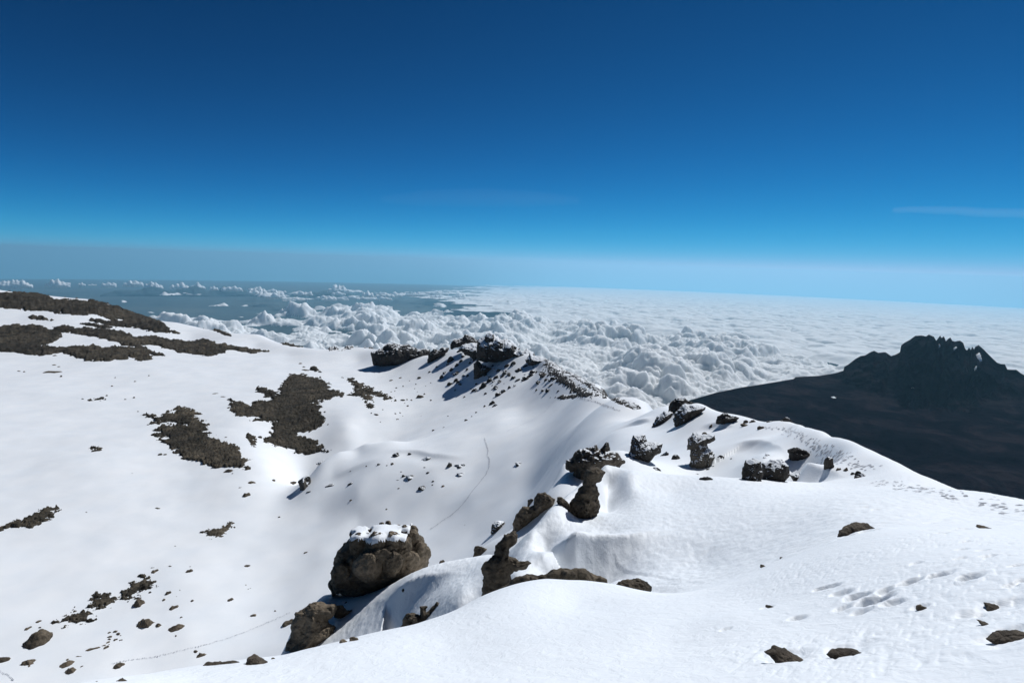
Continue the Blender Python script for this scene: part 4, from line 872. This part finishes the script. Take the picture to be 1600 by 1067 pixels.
for q in ((1057, 714, 14, 10), (1038, 708, 12, 11), (1125, 714, 13, 8), (1027, 732, 15, 8), (1144, 716, 6, 3), (1116, 728, 6, 3), (1153, 701, 5, 3), (1201, 711, 12, 4), (1196, 715, 8, 3), (1107, 733, 6, 3), (1090, 740, 6, 3), (1240, 700, 5, 3)):
    stone(*q, 'small snowy rock on the steep side of the near ridge', 'rock', 'small rocks on the side of the near ridge', SNOWED+CRAGS[:1], 'rock', tilt=-0.3)

# ---------------------------------------------------------------- tower and wall of rock in the centre
BR = dict(mat=M_rock, lobes=4, lobe=0.13, rough=0.05)
outline_rock('outcrop', 'broad brown rock with snow-dusted pinnacles behind the leaning tower', 'rock', [(886, 733), (887, 718), (902, 708), (917, 700), (927, 699), (931, 695), (935, 703), (942, 703), (947, 693), (951, 703), (963, 708), (974, 719), (964, 732), (950, 738), (942, 745), (927, 745), (917, 750), (910, 758), (900, 754), (898, 736)], r=64, thick=0.9, seed=81, res=90, mat=M_rocksnow2, lobes=4, lobe=0.11, rough=0.06)
outline_rock('outcrop', 'leaning brown rock tower with a knobbly head in the centre of the picture', 'rock', [(912, 745), (917, 733), (932, 731), (942, 739), (939, 749), (932, 753), (932, 781), (936, 789), (930, 812), (912, 816), (893, 808), (893, 781), (902, 771), (911, 758)], base=(915, 803), thick=0.9, seed=82, res=90, push=-0.2, **BR)
outline_rock('outcrop', 'narrow rock rib sloping down left of the tower foot', 'rock', [(871, 777), (878, 777), (892, 790), (906, 802), (900, 810), (880, 796), (870, 786)], base=(888, 795), thick=0.7, seed=83, res=60, **BR)
outline_rock('outcrop', 'upper part of the brown rock wall, ending in a knobbly dark head', 'rock', [(837, 778), (841, 771), (851, 770), (859, 776), (867, 779), (866, 792), (852, 800), (838, 812), (826, 824), (806, 842), (800, 836), (803, 816), (807, 803), (818, 794), (833, 790)], base=(842, 800), thick=0.6, seed=84, res=100, **BR)
stone(830, 783, 13, 10, 'round stone left of the dark head of the rock wall', 'stone', None)
outline_rock('outcrop', 'lower part of the brown rock wall, standing dark over the white slope', 'rock', [(804, 832), (803, 843), (796, 855), (794, 869), (810, 878), (828, 878), (820, 888), (800, 889), (794, 900), (806, 925), (812, 960), (745, 960), (752, 930), (756, 918), (754, 895), (760, 877), (775, 866), (778, 854), (790, 837)], r=22.5, thick=0.45, seed=85, res=130, mat=M_rock, lobes=5, lobe=0.10, rough=0.06)
outline_rock('outcrop', 'long low brown slab lying behind the crest of the nearest snow', 'rock', [(786, 925), (800, 904), (825, 901), (851, 900), (868, 893), (882, 889), (900, 890), (917, 892), (932, 900), (945, 908), (952, 925), (940, 945), (860, 950), (790, 950)], r=19.2, thick=0.35, seed=86, res=110, mat=M_rock, lobes=6, lobe=0.07, rough=0.06)
outline_rock('outcrop', 'brown rounded rock right of the long low slab, behind the nearest snow', 'rock', [(956, 920), (968, 909), (980, 905), (998, 905), (1011, 909), (1018, 917), (1012, 935), (1000, 950), (965, 945)], r=19.3, thick=0.8, seed=87, res=70, mat=M_rock, lobes=4, lobe=0.08, rough=0.06)
stone(750, 861, 28, 19, 'brown boulder on the snow saddle left of the rock wall', 'boulder', None, [STONES[1]], 'boulder', sink=0.2)
outline_rock('outcrop', 'small snow-dusted rock above the boulder on the saddle', 'rock', [(767, 832), (770, 818), (777, 813), (788, 815), (788, 824), (778, 832), (770, 838)], base=(776, 830), thick=0.8, seed=88, res=44, **NR)

# ---------------------------------------------------------------- the big boulder, the dark rock face below it and their neighbours
outline_rock('boulder', 'huge brown boulder with a snow cap and bulging knobs, left of the centre', 'boulder', [(521, 926), (519, 905), (523, 884), (524, 873), (531, 864), (543, 853), (545, 845), (549, 838), (547, 833), (552, 829), (567, 825), (584, 823), (598, 822), (608, 820), (619, 819), (632, 820), (636, 826), (643, 821), (649, 826), (651, 839), (659, 843), (663, 850), (668, 851), (672, 859), (669, 870), (664, 884), (645, 905), (626, 915), (600, 925), (587, 928), (560, 931), (546, 929), (532, 926)],
    r=47.5, thick=0.95, seed=91, res=150, mat=M_rock, lobes=4.2, lobe=0.16, rough=0.03,
    blobs=[(644, 840, 12), (630, 852, 14), (657, 858, 10), (613, 846, 14), (642, 876, 14), (665, 862, 8), (590, 850, 16), (560, 850, 15), (575, 885, 22), (612, 880, 18), (632, 829, 8), (646, 828, 7), (552, 835, 6), (535, 900, 18)])
BOULDER = len(ROCKS)-1
snow_cap(BOULDER, 0.12, xr=(552, 634), thick=0.02)
for q in ((596, 819, 10, 6, 'left of the two little stones on the snow cap of the huge boulder'), (606, 816, 10, 5, 'right of the two little stones on the snow cap of the huge boulder')):
    p0 = ROCKS[BOULDER][1]; px_, py_ = project(p0); k_ = np.argmin((px_-q[0])**2+(py_-(q[1]+3))**2); pp = p0[k_]
    o = bpy.data.objects.new('stone', STONES[2]); scene.collection.objects.link(o); w_ = q[2]*px_scale(pp)/2
    o.scale = (w_, w_*.9, w_*0.9); o.location = Vector(pp)+Vector((0, 0, w_*0.2)); tag(o, q[4], 'stone')
outline_rock('outcrop', 'tall dark rock face below the huge boulder, cut off by the nearest snow', 'rock', [(436, 1045), (442, 1026), (452, 1004), (460, 976), (465, 956), (474, 951), (485, 942), (496, 942), (508, 943), (520, 945), (524, 951), (520, 962), (512, 967), (514, 974), (522, 978), (519, 986), (523, 991), (516, 1004), (508, 1016), (500, 1045)], r=41.5, thick=0.7, seed=92, res=110, mat=M_rock, lobes=3.5, lobe=0.07, rough=0.045)
outline_rock('outcrop', 'knobbly dark rock joined to the right shoulder of the tall rock face', 'rock', [(522, 964), (522, 949), (528, 945), (536, 946), (541, 953), (550, 953), (549, 960), (536, 967)], r=43, thick=0.7, seed=93, res=50, **BR)
outline_rock('outcrop', 'dark broken rock with a pale front face, peeping over the nearest snow', 'rock', [(624, 995), (626, 984), (628, 974), (636, 961), (646, 958), (656, 961), (658, 948), (664, 948), (666, 957), (674, 950), (683, 941), (690, 945), (684, 957), (684, 970), (692, 985), (650, 1000)], r=31.5, thick=0.5, seed=94, res=90, mat=M_rock, lobes=5, lobe=0.10, rough=0.06)
for q in ((668, 878, 9, 7, 'small brown stone beside the right foot of the huge boulder'), (689, 877, 11, 7, 'round stone on the crest of the snow rib right of the huge boulder'), (631, 920, 11, 6, 'dark stone alone on the shaded snow rib'), (537, 1001, 11, 7, 'left of two stones at the bottom of the shaded snow rib'), (552, 998, 13, 8, 'right of two stones at the bottom of the shaded snow rib'), (520, 985, 6, 12, 'thin dark stone in the snow beside the tall rock face'), (540, 941, 5, 4, 'tiny stone in the shaded snow under the huge boulder')):
    stone(*q[:4], q[4])
near_rock('long low brown rock on the brow of the nearest snow at lower left', [(317, 1038), (325, 1032), (350, 1030), (372, 1030), (380, 1035), (374, 1040), (345, 1042)], (350, 1038), 107, thick=0.5)
near_rock('pointed brown rock right of the long low rock on the brow', [(383, 1038), (387, 1024), (396, 1018), (406, 1023), (418, 1031), (414, 1038), (400, 1040)], (400, 1037), 108, thick=0.6)
near_rock('brown rock cut off by the bottom edge at lower left', [(138, 1070), (150, 1061), (175, 1061), (190, 1056), (202, 1062), (212, 1070), (200, 1080), (160, 1080)], (176, 1066), 109, thick=0.5)

# ---------------------------------------------------------------- stones in the nearest snow at the right
near_rock('long brown rock lying aslant in the nearest snow, left of the oval one', [(1196, 1012), (1213, 1004), (1226, 1008), (1240, 1016), (1261, 1031), (1268, 1040), (1263, 1050), (1240, 1046), (1215, 1030)], (1236, 1034), 101)
near_rock('oval dark grey rock in its melt hollow near the bottom edge', [(1294, 1016), (1303, 1008), (1330, 1007), (1348, 1014), (1360, 1027), (1350, 1038), (1315, 1034)], (1326, 1026), 102)
near_rock('narrow dark rock aslant in the snow near the right edge, above the largest', [(1538, 936), (1555, 939), (1576, 953), (1589, 964), (1584, 970), (1560, 962), (1545, 950)], (1562, 955), 103)
near_rock('largest dark rock of the nearest snow, cut off by the right edge', [(1544, 991), (1555, 982), (1576, 979), (1600, 981), (1640, 990), (1660, 1010), (1630, 1024), (1597, 1012), (1570, 1008)], (1590, 1002), 104)
near_rock('thin brown rock joining the left tip of the largest rock at the right edge', [(1528, 962), (1540, 966), (1564, 980), (1570, 986), (1556, 984), (1538, 975)], (1548, 977), 105)
near_rock('brown whaleback rock alone in the smooth snow at right', [(1309, 836), (1312, 828), (1320, 821), (1334, 814), (1355, 816), (1366, 824), (1360, 832), (1335, 838)], (1338, 831), 106)
for q in ((1443, 950, 15, 8, 'small dark rock in the pitted snow right of the long dents'), (1537, 824, 18, 4, 'thin dark sliver of rock far up the smooth snow at right'), (1192, 884, 10, 5, 'small dark sliver where the rippled snow meets the smooth slope'), (1221, 871, 5, 3, 'tiny dark chip above the small sliver'), (1203, 948, 14, 4, 'flat dark chip in the dent left of the long dents')):
    stone(*q[:4], q[4], 'rock', None, [s for s in STONES[:3]], 'rock', sink=0.5)
# ---------------------------------------------------------------- clouds on the horizon, far hills, high streak
def cum_poly(px, py, w, h, seed):
    rg = random.Random(seed); n_ = max(3, int(w/7)); pts = [(px-w/2, py)]
    for i in range(n_):
        u = (i+0.5)/n_; env = (math.sin(math.pi*min(max(u, 0.05), 0.95))**0.5)*rg.uniform(0.55, 1.0)
        pts += [(px-w/2+w*(u-0.35/n_), py-h*env*0.8), (px-w/2+w*u, py-h*env), (px-w/2+w*(u+0.35/n_), py-h*env*0.75)]
    return pts+[(px+w/2, py), (px+w*0.2, py+h*0.12), (px-w*0.25, py+h*0.1)]
cums = [(20, 449, 66, 14, 'widest cloud at the left edge of the horizon'), (90, 448, 40, 14, 'tall puffy cloud second from the left edge on the horizon'), (128, 446, 12, 5, 'tiny cloud right of the tall puffy cloud on the horizon'), (144, 446, 14, 3, 'thin flat cloud between the tiny cloud and the round one on the horizon'), (170, 448, 24, 12, 'round lone cloud above the dark left hill'),
    (208, 447, 32, 10, 'low cloud right of the round lone cloud'), (240, 451, 30, 13, 'cloud leaning to the right, above the far blue hills'), (281, 451, 30, 13, 'double-topped cloud above the far blue hills'), (309, 451, 24, 10, 'cloud touching the double-topped one on its right'), (334, 453, 14, 8, 'pointed small cloud right of the two touching clouds'), (362, 454, 34, 9, 'ragged low cloud, last of the row before the cloud bank')]
for i, (x, y, w, h, lb) in enumerate(cums):
    outline_rock('cumulus_cloud', lb, 'cloud', cum_poly(x, y, w, h, i), r=cloud_r(x, y), thick=0.9, mat=M_cloud, lobe=0.12, lobes=5, rough=0.03, res=60, seed=200+i, group='small clouds along the left horizon')
rg = random.Random(8)
for i in range(34):
    x = rg.uniform(395, 735); y = 457+rg.uniform(-4, 13)+(x-400)*0.012; w = rg.uniform(16, 46); h = rg.uniform(4, 13)*(1 if y < 465 else .6)
    outline_rock('cumulus_cloud', 'puffy white cloud in the far bank above the blue gap', 'cloud', cum_poly(x, y, w, h, 50+i), r=cloud_r(x, y), thick=1.2, mat=M_cloud, lobe=0.12, lobes=5, rough=0.03, res=44, seed=300+i, group='clouds of the far bank')
for i, (poly, y0) in enumerate((([(160, 463), (172, 458), (200, 456), (222, 453), (240, 452), (262, 455), (300, 452), (330, 455), (352, 454), (370, 456), (395, 459), (410, 463), (395, 466), (180, 466)], 463),
    ([(455, 463), (480, 459), (500, 457), (525, 459), (545, 461), (566, 464), (545, 466), (470, 466)], 463), ([(752, 480), (775, 476), (788, 474), (800, 473), (812, 475), (824, 478), (838, 480), (800, 483)], 480), ([(1134, 492), (1148, 488), (1156, 486), (1163, 487), (1170, 489), (1178, 492), (1156, 494)], 492))):
    o = outline_rock('far_hill', None, 'hill', poly, r=cloud_r(poly[0][0], y0, 5300.0 if i < 2 else 4600.0), thick=2.0, mat=M_low, lobe=0.0, rough=0.01, res=110, seed=400+i)
    tag(o, kind='structure')
def cirrus(label, poly, r, dens, seed):
    mt = bpy.data.materials.new('cirrus'); mt.use_nodes = True; n = mt.node_tree; n.nodes.remove(n.nodes['Principled BSDF'])
    pv = N(n, 'ShaderNodeVolumePrincipled'); pv.inputs['Color'].default_value = (1, 1, 1, 1); pv.inputs['Density'].default_value = dens; pv.inputs['Anisotropy'].default_value = 0.6
    n.links.new(pv.outputs[0], n.nodes['Material Output'].inputs['Volume'])
    return outline_rock('cirrus_cloud', label, 'cloud', poly, r=r, thick=0.7, mat=mt, lobe=0.0, rough=0.003, res=140, seed=seed, warp=0.004)
cirrus('thin white streak of high cloud in the blue sky at the right edge', [(1400, 328), (1470, 327), (1540, 329), (1600, 331), (1700, 333), (1600, 336), (1540, 334), (1470, 330)], 42000, 8e-5, 1)
cirrus('faint long veil of high cloud in the blue sky above the middle', [(600, 312), (660, 303), (760, 300), (850, 306), (900, 314), (820, 318), (700, 317)], 60000, 1.2e-5, 2)

# ---------------------------------------------------------------- footprints as raised bits of trodden snow, debris and pit shade painted grey
mt, n, p = new_mat('trodden_snow_pit_shade'); p.inputs['Base Color'].default_value = (0.42, 0.43, 0.46, 1); p.inputs['Roughness'].default_value = 0.9; M_trod_shade = mt
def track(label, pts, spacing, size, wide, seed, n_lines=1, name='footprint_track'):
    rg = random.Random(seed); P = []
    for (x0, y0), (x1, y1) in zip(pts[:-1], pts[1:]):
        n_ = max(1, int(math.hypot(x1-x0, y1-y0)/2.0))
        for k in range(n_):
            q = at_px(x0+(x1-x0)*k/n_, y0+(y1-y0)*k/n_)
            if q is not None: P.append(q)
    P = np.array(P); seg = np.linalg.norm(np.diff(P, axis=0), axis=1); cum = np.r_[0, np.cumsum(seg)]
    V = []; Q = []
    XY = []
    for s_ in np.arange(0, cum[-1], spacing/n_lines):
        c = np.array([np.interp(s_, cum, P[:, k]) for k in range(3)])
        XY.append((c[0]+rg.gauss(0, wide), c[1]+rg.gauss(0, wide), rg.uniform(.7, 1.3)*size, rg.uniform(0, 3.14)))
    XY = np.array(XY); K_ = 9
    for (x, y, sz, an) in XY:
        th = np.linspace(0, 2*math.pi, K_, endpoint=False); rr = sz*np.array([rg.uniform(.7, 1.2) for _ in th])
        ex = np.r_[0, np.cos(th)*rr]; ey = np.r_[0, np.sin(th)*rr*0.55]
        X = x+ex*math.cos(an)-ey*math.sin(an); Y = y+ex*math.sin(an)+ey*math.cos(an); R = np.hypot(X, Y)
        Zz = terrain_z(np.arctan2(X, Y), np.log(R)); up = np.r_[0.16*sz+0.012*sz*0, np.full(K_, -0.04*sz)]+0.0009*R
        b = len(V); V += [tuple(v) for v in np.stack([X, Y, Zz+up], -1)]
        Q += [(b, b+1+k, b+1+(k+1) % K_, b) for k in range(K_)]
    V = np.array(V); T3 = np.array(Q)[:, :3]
    o = mesh_obj(name, V-V[0], T3, M_trod_shade); o.location = Vector(V[0]); tag(o, label, 'footprints', kind='stuff'); return o
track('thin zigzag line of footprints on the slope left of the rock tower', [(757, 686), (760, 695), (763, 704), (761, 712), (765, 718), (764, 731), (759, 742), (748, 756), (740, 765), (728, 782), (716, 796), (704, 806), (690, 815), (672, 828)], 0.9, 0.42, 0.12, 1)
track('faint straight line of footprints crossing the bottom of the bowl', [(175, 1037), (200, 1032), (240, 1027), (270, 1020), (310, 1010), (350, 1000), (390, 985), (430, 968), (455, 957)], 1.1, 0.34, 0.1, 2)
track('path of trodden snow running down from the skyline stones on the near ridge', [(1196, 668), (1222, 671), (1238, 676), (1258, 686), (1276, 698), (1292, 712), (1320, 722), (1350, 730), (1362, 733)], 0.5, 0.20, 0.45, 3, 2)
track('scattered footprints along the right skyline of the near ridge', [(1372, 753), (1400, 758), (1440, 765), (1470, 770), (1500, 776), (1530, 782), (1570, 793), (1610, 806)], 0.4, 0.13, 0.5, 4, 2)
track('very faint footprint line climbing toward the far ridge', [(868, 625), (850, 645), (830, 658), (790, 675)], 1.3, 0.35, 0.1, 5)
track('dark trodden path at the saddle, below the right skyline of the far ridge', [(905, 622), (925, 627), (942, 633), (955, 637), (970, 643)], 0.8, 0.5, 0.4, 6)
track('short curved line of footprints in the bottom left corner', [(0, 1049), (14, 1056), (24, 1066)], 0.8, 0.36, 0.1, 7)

# ---------------------------------------------------------------- snow lying in the gullies of the far mountain
def on_mountain(px, py):
    a, t = pix_dir(px, py); l = np.linspace(math.log(3000), math.log(12000), 5000); aa = np.full(l.shape, float(a)); z = mountain_z(aa, l)
    k = np.nonzero(-z/np.exp(l) <= float(t))[0]
    if not len(k): return None
    r = math.exp(l[k[0]]); return np.array([r*math.sin(a), r*math.cos(a), -float(t)*r])
for i, (poly, lb, am) in enumerate((([(1525, 555), (1529, 552), (1536, 556), (1536, 561), (1532, 566), (1529, 564), (1527, 559)], 'widest snow patch high on the far mountain, in the right notch', 1.5),
    ([(1521, 576), (1526, 571), (1528, 575), (1523, 578)], 'small bright snow spot under the widest snow patch of the far mountain', .6),
    ([(1463, 540), (1468, 536), (1473, 540), (1466, 546)], 'small snow patch between the pinnacles of the far mountain', 1.0),
    ([(1489, 546), (1495, 540), (1497, 542), (1491, 547)], 'slanting snow streak right of the pinnacles of the far mountain', .6),
    ([(1297, 620), (1304, 620), (1308, 622), (1302, 622)], 'tiny snow patch alone on the dark plateau', .4), ([(1421, 605), (1432, 606), (1427, 607)], 'tiny snow streak at the foot of the far mountain', .4))):
    try: patch('snow_patch', lb, 'snow', poly, amp=am, seed=500+i, mat=M_snow, rough=0.3, terr=on_mountain, step=0.35, fade=1.5)
    except Exception as e: print('snow patch', i, e)
